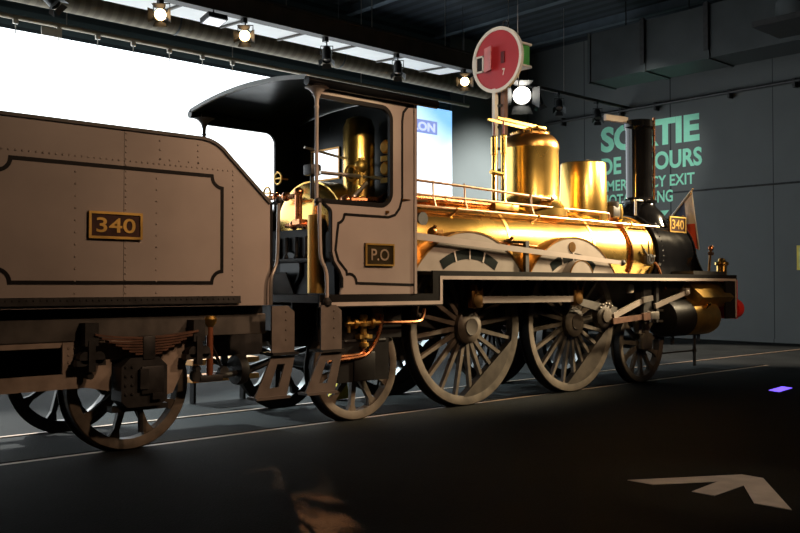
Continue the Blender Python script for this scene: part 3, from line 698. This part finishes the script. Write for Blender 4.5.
# splashers
def splasher(cx, ya, boss):
    R = 1.21; a0 = math.degrees(math.asin(0.70/R)); pts = arc(cx,1.0,R,a0,180-a0,28)
    o = MB().prism(pts, ya, ya+0.03).build('splasher', 'splash', lo, smooth=False)
    MB().annulus((cx,1.0), R-0.012, R+0.008, radians(a0), radians(180-a0), ya-0.008, 0.26 if ya < YC else ya-0.28, 30).build('splasher_top', 'bronze', o)
    if ya < YC:
        MB().annulus((cx-0.03,1.0), 0.86, 0.985, radians(57), radians(123), ya-0.004, ya+0.001, 20).build('slot', 'inner', o)
        for a in (73.5, 90, 106.5): MB().annulus((cx-0.03,1.0), 0.855, 0.99, radians(a-0.8), radians(a+0.8), ya-0.008, ya+0.001, 2).build('divider', 'paintw', o, smooth=False)
    if boss:
        MB().prism(arc(cx-0.02,1.60,0.28,15,165,16), ya-0.14, ya).build('crank_cover', 'splash', o, angle=50)
        MB().annulus((cx-0.02,1.60), 0.27, 0.285, radians(15), radians(165), ya-0.145, ya-0.13, 16).build('cover_edge', 'bronze', o)
        MB().lathe([(0.075,-0.012),(0.075,0.0)], (cx-0.06,ya,2.07), 'Y', 20).build('maker_plate', 'bronze', o)
for cx, bs in ((0.0, False), (2.15, True)):
    splasher(cx, -0.06, bs); splasher(cx, 1.67, False)
# reversing rod in front of the splashers
rr_ = MB().bar((-1.25,-0.13,2.125),(3.2,-0.13,1.865), 0.085, 0.02, 0.06).build('reversing_rod', 'paint', lo, smooth=False)
MB().ball((3.24,-0.13,1.862), 0.05, 10).build('rod_pin', 'iron', rr_)
MB().box((1.00,-0.12,1.69),(1.07,-0.07,2.12)).tube([(1.03,-0.1,2.1),(0.8,0.1,2.12)],0.02,6).build('rod_support', 'iron', lo, smooth=False)
MB().box((4.28,0.10,1.86),(4.44,0.20,2.02),0.02).tube([(4.2,0.12,2.1),(4.36,0.12,1.95),(4.5,0.1,2.0)],0.02,6).torus((4.36,0.08,1.95),0.07,0.012,'Y').tube([(4.36,0.12,2.0),(4.34,0.12,2.25)],0.014,6).build('clack_valve', 'iron', lo)
MB().tube(smoothpath([(4.50,0.10,1.90),(4.56,0.06,1.80),(4.56,0.0,1.60),(4.56,-0.05,1.45)]), 0.02, 8).build('drain_pipe', 'copper', lo)

# ---- cab
YS = -0.35
def sheet(y0, y1):
    m = MB()
    low = [(-2.34,1.43),(-1.24,1.43),(-1.24,2.42),(-2.58,2.42)] + arc(-2.47-0.07,2.29,0.07,90,0,5)[1:] + [(-2.47,1.88),(-2.44,1.78),(-2.36,1.68),(-2.32,1.60),(-2.32,1.54)]
    m.prism(low, y0, y1)
    m.prism([(-1.24,2.42),(-1.24,3.66),(-1.62,3.66),(-1.62,3.36)] + [(-1.62,2.60)] + arc(-1.77,2.57,0.15,0,-90,6)[1:] , y0, y1)
    m.prism([(-1.62,3.36),(-1.62,3.66),(-2.70,3.66),(-2.70,3.52)] + arc(-1.76,3.38,0.14,90,0,6), y0, y1)
    return m
cs = sheet(YS, YS+0.02).build('cab_side', 'paint', lo, smooth=False)
fs_ = sheet(1.97, 1.99).build('cab_side', 'paint', lo, smooth=False)
sheet(1.955, 1.97).build('inner_lining', 'inner', fs_, smooth=False)
sheet(YS+0.02, YS+0.035).build('inner_lining', 'inner', cs, smooth=False)
win = [(-2.62,2.42)] + arc(-1.77,2.57,0.15,-90,0,6) + arc(-1.76,3.38,0.14,0,90,6) + [(-2.66,3.52)]
MB().ribbon(win, 0.045, YS-0.012, YS+0.03).build('window_beading', 'line', cs, smooth=False)
door = [(-2.60,2.42)] + arc(-2.47-0.07,2.29,0.07,90,0,5)[1:] + [(-2.47,1.88),(-2.44,1.78),(-2.36,1.68),(-2.32,1.60),(-2.32,1.50)]
MB().ribbon(door, 0.022, YS-0.012, YS+0.03).build('door_beading', 'line', cs, smooth=False)
lin = [(-1.26,3.60),(-1.36,3.58),(-1.43,3.50),(-1.45,3.40),(-1.45,2.52),(-1.49,2.40),(-1.56,2.32),(-1.66,2.29)] + [(-2.29,2.29)] + arc(-2.39,2.29,0.10,0,-80,6) + [(-2.41,1.90),(-2.37,1.79),(-2.26,1.68)] + arc(-2.22,1.55,0.10,110,0,5) + [(-1.24,1.53)]
MB().ribbon(lin, 0.03, YS-0.004, YS+0.002).build('lining', 'line', cs, smooth=False)
pp = MB().box((-2.01,YS-0.02,1.74),(-1.59,YS,1.99)).build('letter_plate', mat('plate_olive', (0.05,0.036,0.014), 0.35, 0.4, 0.1), lo, smooth=False)
pm_ = MB().ribbon([(-2.0,1.75),(-1.60,1.75),(-1.60,1.98),(-2.0,1.98)], 0.018, YS-0.032, YS-0.018, True).build('plate_border', 'brass2', pp, smooth=False)
text_mb('P.O', 0.26, 0.13, (-1.93,YS-0.02,1.80), (1,0,0), (0,0,1), 0.01, 0.008).build('letters', mat('letter_steel', (0.55,0.42,0.30), 0.4, 0.6), pp, smooth=False)
for x in (-1.24,):
    MB().box((x-0.03,YS-0.015,1.43),(x+0.01,YS+0.03,3.66)).build('corner_angle', 'paint', lo, smooth=False)
MB().box((-1.70,YS-0.03,2.33),(-1.67,YS,2.36)).tube([(-1.45,YS-0.02,2.50),(-0.95,YS+0.1,2.52)],0.012,6).build('side_fittings', 'bronze', cs)
# cab front with two spectacles
def cab_front():
    m = MB(); x0, x1 = -1.25, -1.23
    ys_ = [-0.33, 0.04, 0.12, 1.19, 1.56, 1.955]
    m.box((x0,-0.33,1.42),(x1,1.955,2.90)); m.box((x0,-0.33,3.27),(x1,1.955,3.66))
    m.box((x0,-0.33,2.90),(x1,0.02,3.27)); m.box((x0,0.02,3.06),(x1,0.09,3.27)); m.box((x0,0.09,2.90),(x1,1.06,3.27)); m.box((x0,1.62,2.90),(x1,1.955,3.27))
    arch = [(-0.33,3.66)] + [(-0.33+2.285*i/12, 3.66 + 0.10*(1-(2*i/12-1)**2)) for i in range(13)] + [(1.955,3.66)]
    m.prism(arch[1:-1], x0, x1, 'YZ')
    return m
cf = cab_front().build('cab_front', 'inner', lo, smooth=False)
glass = bpy.data.materials.new('spectacle_glass'); glass.use_nodes = True
gb = glass.node_tree.nodes['Principled BSDF']; gb.inputs['Transmission Weight'].default_value = 1.0; gb.inputs['Roughness'].default_value = 0.0; gb.inputs['IOR'].default_value = 1.02
for y0, y1, z1 in ((0.02,0.09,3.06),(1.06,1.62,3.27)):
    MB().box((-1.242,y0,2.90),(-1.238,y1,z1)).build('spectacle_glass', glass, cf, smooth=False)
    MB().box((-1.27,y0-0.02,2.88),(-1.25,y0,z1+.02)).box((-1.27,y1,2.88),(-1.25,y1+0.02,z1+.02)).box((-1.27,y0,2.88),(-1.25,y1,2.90)).box((-1.27,y0,z1),(-1.25,y1,z1+.02)).build('spectacle_frame', 'bronze', cf, smooth=False)
# roof: arched sheet
def roof(x0, x1, dz, th, ya=-0.40, yb=2.04):
    m = MB(); n = 20; up = []; dn = []
    for i in range(n+1):
        y = ya+(yb-ya)*i/n; z = 3.80 - 0.092*((y-YC)/1.22)**2*1.15 + dz; up.append((y,z)); dn.append((y,z-th))
    return m.prism(up + dn[::-1], x0, x1, 'YZ')
roof(-2.80,-0.95,0.0,0.035).build('cab_roof', 'inner', lo, angle=20)
roof(-2.83,-2.79,0.012,0.045).build('roof_rear_edge', mat('roof_edge_lit', (0.62,0.66,0.65), 0.4), lo, angle=20)  # pale strip: the light catching the rear edge is put into its colour
MB().tube([(-2.83,-0.40,3.645),(-0.95,-0.40,3.645)], 0.05, 12).build('roof_gutter', 'black', lo)
MB().tube([(-2.83,2.04,3.645),(-0.95,2.04,3.645)], 0.05, 12).build('roof_gutter', 'black', lo)
# roof posts with trumpet brackets
def post(y, foot):
    p = MB().lathe([(0.02,foot),(0.02,3.38),(0.028,3.40),(0.02,3.42),(0.024,3.48),(0.045,3.54),(0.09,3.585),(0.13,3.60)], (-2.66,y,0), 'Z', 14)
    return p
post(YS,2.36).build('roof_post', 'paintw', lo); post(1.98,2.36).build('roof_post', 'frame', lo)
MB().tube(smoothpath([(-2.66,-0.40,2.40),(-2.66,-0.40,2.3),(-2.65,-0.40,1.86),(-2.63,-0.40,1.78),(-2.58,-0.40,1.70),(-2.56,-0.40,1.62),(-2.56,-0.40,1.34)]), 0.020, 8).build('hand_rail', 'paintw', lo)
MB().lathe([(0.05,1.32),(0.05,1.36),(0.02,1.40)], (-2.56,-0.40,0), 'Z', 12).ball((-2.66,-0.38,2.40), 0.045, 8).build('rail_foot', 'iron', lo)
# firebox inside the cab and its fittings
fb = [(YC-0.68,1.42),(YC+0.68,1.42)] + [(YC+0.68*cos(radians(a)), 2.18+0.60*sin(radians(a))) for a in range(0,181,9)]
MB().prism(fb, -1.9, -1.26, 'YZ').ball((-1.9,YC,2.18), 0.66, 32, (0.18,1,0.88)).build('firebox_casing', 'brass', lo, angle=40)
bh = MB().prism([(YC-0.70,1.42),(YC+0.70,1.42),(YC+0.70,2.06),(YC+0.55,2.19),(YC-0.5,2.19),(YC-0.66,2.06)], -2.05, -2.0, 'YZ').build('backhead', 'line', lo, smooth=False)
MB().lathe([(0.20,-0.04),(0.22,-0.02),(0.22,0.0)], (-2.05,0.95,1.72), 'X', 28).build('fire_door', 'inner', bh)
MB().obox((-2.12,1.1,1.55), (0.02,0.42,0.28), Matrix.Rotation(radians(-25),3,'Y')).build('fire_chute', 'frame', bh, smooth=False)
for y in (0.42,0.62,0.82,1.02,1.22):
    MB().tube([(-2.08,y,1.86),(-2.08,y,2.10)], 0.025, 8).ball((-2.08,y,1.86),0.04,8).build('stay_bolt', 'iron', bh)
MB().tube([(-2.09,0.30,1.82),(-2.09,1.34,1.82)], 0.03, 8).build('cross_bar', 'iron', bh)
MB().tube([(-2.14,0.70,2.28),(-2.14,0.70,2.62)], 0.045, 12).ball((-2.14,0.70,2.62),0.06,10).box((-2.18,0.63,2.24),(-2.02,0.77,2.30)).build('water_gauge', 'copper', lo)
MB().tube([(-2.12,0.80,2.58),(-2.12,1.40,2.60)], 0.03, 8).ball((-2.12,0.98,2.59),0.06,10).ball((-2.12,1.18,2.60),0.055,10).build('steam_manifold', 'copper', lo)
MB().tube([(-2.10,0.35,2.22),(-2.10,1.0,2.24)], 0.03, 8).ball((-2.10,0.5,2.23),0.055,10).ball((-2.10,0.85,2.24),0.06,10).build('lower_manifold', 'copper', lo)
for y, z in ((1.36,2.66),(1.12,2.82)):
    MB().torus((-2.14,y,z), 0.07, 0.013, 'X').tube([(-2.14,y,z),(-2.0,y,z)],0.012,6).bar((-2.14,y-.06,z),(-2.14,y+.06,z),.015,.015,None,(1,0,0)).build('hand_wheel', 'brass2', lo)
MB().torus((-2.30,0.10,2.17), 0.14, 0.016, 'X').bar((-2.30,-.02,2.17),(-2.30,.22,2.17),.02,.02,None,(1,0,0)).tube([(-2.30,0.10,2.17),(-2.0,0.10,2.17)],0.02,6).build('brake_wheel', 'iron', lo)
MB().tube([(-2.0,-0.02,2.48),(-1.55,-0.05,2.50),(-1.35,-0.05,2.60)], 0.05, 10).ball((-2.0,-0.02,2.48),0.07,10).build('injector_body', 'copper', lo)
MB().tube([(-2.0,0.62,2.82),(-2.0,0.62,2.55)],0.025,8).box((-2.08,0.54,2.82),(-1.92,0.70,2.95),0.02).build('lubricator', 'iron', lo)
MB().tube([(-2.2,0.20,2.80),(-1.30,0.16,2.80)], 0.022, 8).tube([(-2.2,0.50,3.12),(-1.3,0.48,3.0)], 0.016, 8).tube([(-1.9,0.1,2.45),(-1.6,0.1,2.72)],0.025,8).build('regulator_lever', 'steel', lo)
MB().torus((-1.75,0.2,2.83), 0.085, 0.016, 'Y').ball((-1.62,0.18,2.92),0.08,10).tube([(-1.62,0.18,2.7),(-1.62,0.18,3.02)],0.03,8).build('steam_valve', 'brass2', lo)
MB().lathe([(0.26,2.30),(0.20,2.44),(0.19,2.52),(0.19,3.40),(0.15,3.50),(0.05,3.54)], (-1.52,0.34,0), 'Z', 40).build('steam_turret', 'brass', lo)
for z in (3.12,2.86):
    g_ = MB().lathe([(0.07,-0.02),(0.085,0.0),(0.085,0.04)], (-1.32,0.09,z+0.05), 'X', 20).build('pressure_gauge', 'brass2', lo)
    MB().lathe([(0.064,-0.024),(0.002,-0.024)], (-1.32,0.09,z+0.05), 'X', 20, False).box((-1.345,.03,z-.12),(-1.33,.15,z-.06)).build('gauge_face', 'gauge', g_)
# entrance brass panel behind the cab sheet
MB().tube([(-2.36,0.05,1.44),(-2.36,0.05,2.30)], 0.10, 20).build('sand_gear_cover', 'brass2', lo, smooth=False)

# ---- frames and underparts
for y in (0.24, 1.38):
    MB().prism([(-2.55,0.85),(-2.55,1.34),(-0.9,1.34),(-0.9,1.64),(6.3,1.64),(6.3,1.05),(4.8,0.85),(3.0,0.85),(1.4,0.98),(0.8,0.98),(-0.9,0.80)], y, y+0.03).build('frame_plate', 'iron', lo, smooth=False)
MB().box((-1.35,0.30,0.60),(-0.60,1.36,1.35)).build('ash_pan', 'iron', lo, smooth=False)
MB().box((-2.4,0.27,1.0),(6.2,1.39,1.30)).build('stretcher', 'iron', lo, smooth=False)
MB().box((-2.42,-0.06,0.92),(-1.2,-0.02,1.28)).box((-2.2,-0.12,0.45),(-1.45,-0.03,0.92)).build('trailing_frame', 'line', lo, smooth=False)
MB().box((-1.98,-0.14,0.45),(-1.66,-0.08,0.78),0.02).tube([(-2.1,-.10,.9),(-1.5,-.10,.9)],.03,8).build('trailing_axle_box', 'line', lo)
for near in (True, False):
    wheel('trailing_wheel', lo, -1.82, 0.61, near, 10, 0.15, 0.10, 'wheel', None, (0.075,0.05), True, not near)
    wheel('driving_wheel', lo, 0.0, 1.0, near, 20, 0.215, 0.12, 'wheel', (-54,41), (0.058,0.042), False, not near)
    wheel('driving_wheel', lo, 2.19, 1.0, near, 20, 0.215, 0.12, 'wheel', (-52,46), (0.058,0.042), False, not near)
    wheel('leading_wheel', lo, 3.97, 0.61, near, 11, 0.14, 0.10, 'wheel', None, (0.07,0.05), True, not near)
for x, z in ((-1.82,.61),(0,1),(2.19,1),(3.97,.61)):
    MB().tube([(x,-0.02,z),(x,1.66,z)], 0.085, 16).build('axle', 'iron', lo)
# rods
def rod_end(x, z, y, r=0.085): return MB().lathe([(r*.5,-0.06),(r,-0.05),(r,0.05),(r*.5,0.06)], (x,y,z), 'Y', 18).box((x-0.10,y-0.04,z-0.10),(x+0.10,y+0.04,z+0.12),0.015).tube([(x,y,z+.1),(x,y,z+.17)],.03,8).box((x-.05,y-.05,z+.09),(x-.02,y+.05,z+.19)).box((x+.06,y-.05,z+.06),(x+.09,y+.05,z+.16))
for (x) in (-0.0, 2.05):
    MB().bar((x,0.0,1.18),(x,-0.01,1.33), 0.16, 0.06, 0.13).tube([(x,-0.18,1.33),(x,0.05,1.33)],0.06,14).build('crank', 'iron', lo)
cr = MB().bar((-0.02,-0.16,1.345),(2.06,-0.16,1.335), 0.085, 0.045).build('coupling_rod', 'paint', lo, smooth=False)
for x in (-0.03, 2.06): rod_end(x,1.34,-0.16).build('rod_end', 'bronze', cr)
MB().bar((2.06,-0.18,1.30),(2.95,-0.20,1.13), 0.10, 0.05, 0.14).build('return_crank', 'frame', lo, smooth=False)
ec = MB().lathe([(0.05,-0.09),(0.09,-0.085),(0.10,-0.06),(0.16,-0.055),(0.18,-0.04),(0.18,0.05),(0.15,0.07)], (2.66,-0.17,1.08), 'Y', 28).build('eccentric', 'weight', lo)
for k in range(5): 
    a = radians(50+k*22); MB().ball((2.68+0.20*cos(a),-0.23,1.09+0.17*sin(a)), 0.022, 8).build('eccentric_bolt', 'steel', ec)
MB().bar((2.86,-0.22,1.07),(3.66,-0.22,1.30), 0.085, 0.04, 0.075).build('eccentric_rod', 'splash', lo, smooth=False)
MB().bar((2.78,-0.26,1.00),(3.82,-0.26,1.06), 0.085, 0.04, 0.075).bar((3.55,-0.27,1.045),(3.80,-0.27,1.06),0.11,0.05).build('connecting_rod', 'spring', lo, smooth=False)
MB().bar((3.98,-0.22,1.20),(4.86,-0.22,1.40), 0.08, 0.04, 0.07).ball((4.9,-0.22,1.41),0.06,10).box((4.84,-.26,1.38),(4.96,-.18,1.48),.01).build('valve_rod', 'splash', lo, smooth=False)
MB().bar((3.60,-0.24,1.30),(3.86,-0.24,1.33), 0.08, 0.05).build('valve_rod_end', 'steel', lo)
MB().box((3.74,-0.30,1.0),(3.98,-0.22,1.12),0.01).build('crosshead', 'steel', lo)
MB().bar((3.84,-0.15,0.95),(3.84,-0.15,1.60), 0.22, 0.06).bar((4.06,-0.20,0.95),(4.06,-0.20,1.60), 0.07, 0.04).build('motion_bracket', 'iron', lo, smooth=False)
for z in (1.13, 0.96): MB().bar((3.9,-0.14,z),(4.8,-0.14,z), 0.035, 0.05).build('slide_bar', 'steel', lo, smooth=False)
MB().box((3.42,-0.12,1.40),(3.58,-0.04,1.54),0.03).build('oil_box', 'steel', lo)
MB().box((3.82,-0.10,0.52),(4.12,-0.02,0.78),0.03).box((3.90,-0.09,0.75),(4.02,-0.03,1.0)).box((3.72,-.1,.78),(3.80,-.03,.95)).build('leading_axle_box', 'wheel', lo)
# cylinders with valve chest
for y, far in ((-0.10,False),(1.74,True)):
    sgn = 1 if not far else -1
    cy = MB().lathe([(0.10,4.30),(0.29,4.34),(0.30,4.40),(0.30,4.94)], (0,y,1.0), 'X', 40).build('cylinder', 'line', lo)
    MB().lathe([(0.29,4.92),(0.295,4.96),(0.295,5.66),(0.28,5.74),(0.22,5.80),(0.08,5.84)], (0,y,1.0), 'X', 40).build('cylinder_cover', 'brass2', cy)
    MB().obox((5.60,y-sgn*0.10,1.38), (1.02,0.40,0.22), Matrix.Rotation(radians(sgn*42),3,'X')).build('valve_chest', 'brass2', cy, smooth=False)
    MB().box((4.4,y-0.4 if far else y+.12,1.20),(5.9,y-0.12 if far else y+0.5,1.62)).build('steam_chest_block', 'line', cy, smooth=False)
    MB().tube([(5.3,y-sgn*0.24,1.16),(5.3,y-sgn*0.30,1.22)], 0.03, 8).ball((5.3,y-sgn*0.30,1.22),0.04,8).build('cylinder_cock', 'brass', cy)
# guard iron and drain rigging
MB().bar((5.62,0.05,0.16),(5.62,0.05,0.72), 0.05, 0.03).tube([(4.50,0.05,0.42),(5.62,0.05,0.42)], 0.015, 6).tube([(4.5,0.05,0.70),(5.9,0.05,0.70)],0.02,6).box((4.9,.03,.55),(4.95,.07,.70)).box((4.6,.03,.58),(4.65,.07,.70)).lathe([(0.04,-.02),(0.04,.02)],(5.62,.05,.42),'Y',10).box((5.74,.03,.58),(5.78,.07,.72)).build('guard_iron', 'iron', lo)
# front platform fittings
MB().box((5.0,-0.30,1.685),(6.05,0.10,1.76)).build('platform_box', 'iron', lo, smooth=False)
li = MB().tube([(6.02,0.0,1.70),(6.10,0.0,2.14)], 0.022, 8).build('lamp_iron', 'bronze', lo)
MB().ball((6.11,0.0,2.17), 0.05, 10).box((6.06,-.03,2.05),(6.16,.03,2.10)).build('lamp_iron_knob', 'copper', li)
MB().lathe([(0.09,1.685),(0.085,1.86),(0.12,1.88),(0.12,1.92),(0.07,1.94),(0.05,1.99)], (6.20,-0.15,0), 'Z', 20).build('oil_pot', 'brass', lo)
# number plate beside the smokebox
fp = MB().box((5.25,0.28,2.43),(5.76,0.30,2.70)).build('number_plate', 'platebg', lo, smooth=False)
MB().ribbon([(5.26,2.44),(5.75,2.44),(5.75,2.69),(5.26,2.69)], 0.022, 0.265, 0.282, True).build('plate_border', 'brass2', fp, smooth=False)
text_mb('340', 0.38, 0.16, (5.315,0.28,2.485), (1,0,0), (0,0,1), 0.012, 0.008).build('numerals', 'brass2', fp, smooth=False)
MB().bar((5.6,0.295,2.45),(5.6,0.42,2.50),0.05,0.03,None,(1,0,0)).build('plate_bracket', 'iron', fp)
# injector and pipework under the cab
iv = MB().tube([(-1.83,-0.12,0.82),(-1.83,-0.12,1.20)], 0.04, 10)
for z, r in ((0.86,.06),(0.96,.065),(1.09,.08),(1.17,.05)): iv.lathe([(r,-0.02),(r,0.02)], (-1.83,-0.12,z), 'Z', 14)
iv.tube([(-2.08,-0.12,1.10),(-1.6,-0.12,1.10)], 0.035, 10).lathe([(.07,-.02),(.07,.02)],(-1.72,-.12,1.10),'X',14).lathe([(.06,-.02),(.06,.02)],(-1.96,-.12,1.10),'X',14).tube([(-2.04,-.12,1.18),(-2.04,-.12,1.0)],.02,8).box((-1.92,-.17,.93),(-1.74,-.08,.97)).build('injector', 'brass2', lo)
MB().tube(smoothpath([(-1.6,-0.12,1.10),(-1.05,-0.12,1.09),(-0.92,-0.10,1.10),(-0.86,-0.08,1.16),(-0.82,-0.06,1.24)]), 0.024, 8).build('delivery_pipe', 'copper', lo)
MB().tube(smoothpath([(-1.58,-0.14,1.20),(-1.58,-0.14,1.06),(-1.66,-0.14,0.88),(-1.78,-0.14,0.75),(-1.92,-0.14,0.72),(-2.35,-0.14,0.70)]), 0.024, 8).build('overflow_pipe', 'copper', lo)
MB().tube(smoothpath([(-1.83,-0.13,0.82),(-1.86,-0.13,0.76),(-1.95,-0.13,0.745),(-2.35,-0.13,0.74)]), 0.022, 8).build('water_pipe', 'copper', lo)
MB().box((-1.66,-0.10,1.12),(-1.52,-0.06,1.27)).build('pipe_clip', 'paint', lo, smooth=False)
steps(-2.65, lo)
MB().box((-2.5,1.99,0.85),(-2.2,2.01,1.32)).box((-2.5,1.99,0.42),(-2.15,2.10,0.44)).box((-2.4,1.99,.42),(-2.3,2.01,.85)).build('far_step', 'iron', lo, smooth=False)

# ================================================================== flag on the smokebox front
fg = thing('tricolour_flag', 'tricolour flag with pale fringe hanging beside the front number plate', 'flag', (6.02,0.5,2.6))
MB().tube([(6.02,0.84,2.59),(6.02,0.28,3.22)], 0.014, 8).build('staff', 'gold', fg)
P = [Vector((6.02,0.78,2.66)), Vector((6.02,0.31,3.18)), Vector((6.04,0.20,2.14))]
def fpt(u, v):   # u along the staff, v down the fly
    top = P[0].lerp(P[1], u); bot = Vector((6.02,0.78,2.52)).lerp(P[2], u)
    p = top.lerp(bot, v); p.x += 0.03*sin(u*14)*v; return p
def cloth(u0, u1, n=8, v0=0.0, v1=1.0):
    m = MB(); vs = [fpt(u0+(u1-u0)*i/n, v0+(v1-v0)*k/n) for i in range(n+1) for k in range(n+1)]
    return m.add(vs, [(i*(n+1)+k, (i+1)*(n+1)+k, (i+1)*(n+1)+k+1, i*(n+1)+k+1) for i in range(n) for k in range(n)])
cloth(0.0,0.70).build('blue_panel', 'blue', fg)
cloth(0.70,1.0,8,0,0.55).build('white_panel', 'flagw', fg)
cloth(0.70,1.0,8,0.55,1.0).build('red_panel', 'flagr', fg)
MB().tube([fpt(u/10,0.0)+Vector((-0.012,0,0)) for u in range(11)], 0.018, 6).build('fringe', 'flagw', fg)
MB().tube([fpt(1.0,v/10) for v in range(11)], 0.014, 6).build('fringe', 'flagw', fg)
MB().bar(fpt(0.25,0.75)+Vector((-.04,0,0)), fpt(0.70,0.38)+Vector((-.04,0,0)), 0.09, 0.004, 0.10, (1,0,0)).build('gold_band', 'gold', fg)

# ================================================================== small things beyond the track
wl_ = thing('wooden_step', 'low orange wooden step seen beneath the tender on the far side', 'step', (-2.0,2.55,0))
for z0 in (0.28,0.50): MB().box((-2.60,2.35,z0),(-1.60,2.75,z0+0.07)).build('tread', 'wood', wl_, smooth=False)
for x in (-2.5,-1.75): MB().box((x,2.5,-0.003),(x+0.035,2.6,0.50)).build('leg', 'line', wl_, smooth=False)
ck = MB().prism([(-0.98,0.01),(-0.72,0.01),(-0.78,0.30),(-0.86,0.30)], 1.50, 1.66).build('wheel_chock', 'yellow', smooth=False)
tag(ck, 'yellow wedge shaped wheel chock on the far rail behind the trailing wheel', 'wheel chock')

# ================================================================== lights
def spot(name, loc, target, energy, col, size=60, blend=0.6, rad=0.15):
    l = bpy.data.lights.new(name, 'SPOT'); l.energy = energy; l.color = col; l.spot_size = radians(size); l.spot_blend = blend; l.shadow_soft_size = rad
    o = bpy.data.objects.new(name, l); COL.objects.link(o); o.location = loc
    o.rotation_euler = (Vector(target)-Vector(loc)).to_track_quat('-Z','Y').to_euler(); return o
WARM = (1.0,0.64,0.40)
spot('key_boiler_lamp', (10.5,-3.2,6.2), (3.2,0.3,2.5), 15000, (1.0,0.78,0.48), 26, 0.5, 0.5)
spot('key_barrel_lamp', (7.0,-5.5,7.2), (2.6,0.4,2.9), 2000, (1.0,0.76,0.46), 30, 0.6, 0.45)
spot('key_dome_lamp', (1.5,-7.5,7.5), (3.2,0.8,3.0), 2600, (1.0,0.74,0.45), 32, 0.6, 0.4)
spot('gleam_lamp', (-3.5,-9.0,7.0), (2.6,0.8,3.2), 1100, (1.0,0.78,0.5), 16, 0.6, 0.35)
spot('front_lamp', (3.5,-9.0,4.2), (5.6,-0.2,1.5), 800, (1.0,0.62,0.33), 22, 0.7, 0.25)
spot('cab_lamp', (0.5,-6.5,6.5), (-1.8,-0.3,2.5), 1350, WARM, 42, 0.9, 0.25)
spot('tender_lamp', (-3.0,-7.0,6.0), (-3.9,-0.3,1.9), 640, WARM, 50, 1.0, 0.25)
spot('turret_fill', (-6.0,-7.0,6.0), (-1.5,0.6,2.95), 1500, (1.0,0.85,0.5), 7, 0.6, 0.15)  # unseen fill, added to brighten the brass turret through the window
spot('signal_lamp', (-2.5,-3.0,7.8), (3.5,2.6,5.5), 1500, (1.0,0.80,0.62), 16, 0.5, 0.15)
spot('lettering_lamp', (9.5,3.6,7.6), (15,6.6,5.0), 520, (0.95,1.0,0.95), 34, 0.8, 0.2)
spot('corner_wall_fill', (13.9,5.2,5.5), (12.8,11.4,4.3), 6500, (0.92,1.0,0.98), 46, 0.9, 0.15)  # added wash without a fixture, to brighten the end of the back wall
spot('cab_interior_lamp', (1.37,7.3,6.45), (-2.3,0.6,2.1), 1500, (1.0,0.58,0.27), 18, 0.6, 0.1)
spot('far_side_lamp', (-0.46,7.3,6.5), (-2.1,2.6,0.5), 900, (1.0,0.6,0.25), 10, 0.6, 0.1)
for k, (e, c) in enumerate(((1700,(0.98,0.93,0.85)), (1700,(0.94,0.96,0.92)), (1500,(0.82,0.97,1.0)), (1400,(0.78,0.96,1.0)), (1100,(0.76,0.95,1.0)), (900,(0.76,0.95,1.0)), (800,(0.8,0.96,1.0)), (700,(0.9,0.97,1.0)))):
    x = -7.6 + 2.0*k
    spot('track_fill', (x,7.4,6.45), (x+0.7,1.95,0), e*5.0, c, 22, 0.9, 0.12)  # row of added lamps without fixtures, brightening the floor along the track
spot('floor_patch_lamp', (1.37,7.3,6.45), (-4.72,-3.22,0), 11000, (1.0,0.40,0.15), 3.4, 0.5, 0.06)
spot('far_floor_lamp', (9.6,5.0,8.0), (10.6,2.2,0), 7000, (1.0,0.88,0.74), 44, 0.5, 0.15)
spot('floor_arrow_lamp', (-2.5,-9.0,7.5), (-1.8,-4.5,0), 620, (1.0,0.75,0.55), 16, 1.0, 0.15)
w = bpy.data.worlds.new('hall_ambient'); S.world = w; w.use_nodes = True
w.node_tree.nodes['Background'].inputs['Color'].default_value = (0.85,0.75,0.62,1)
w.node_tree.nodes['Background'].inputs['Strength'].default_value = 0.004

# ================================================================== camera
cam = bpy.data.cameras.new('camera'); cam.sensor_width = 36.0; cam.lens = 890/800*36.0; cam.clip_end = 200
co = bpy.data.objects.new('camera', cam); COL.objects.link(co); co.location = (-8.25,-7.84,1.53)
th = radians(47.9); p = math.atan(18.5/890)
co.rotation_euler = Vector((cos(th)*cos(p), sin(th)*cos(p), sin(p))).to_track_quat('-Z','Y').to_euler()
S.camera = co
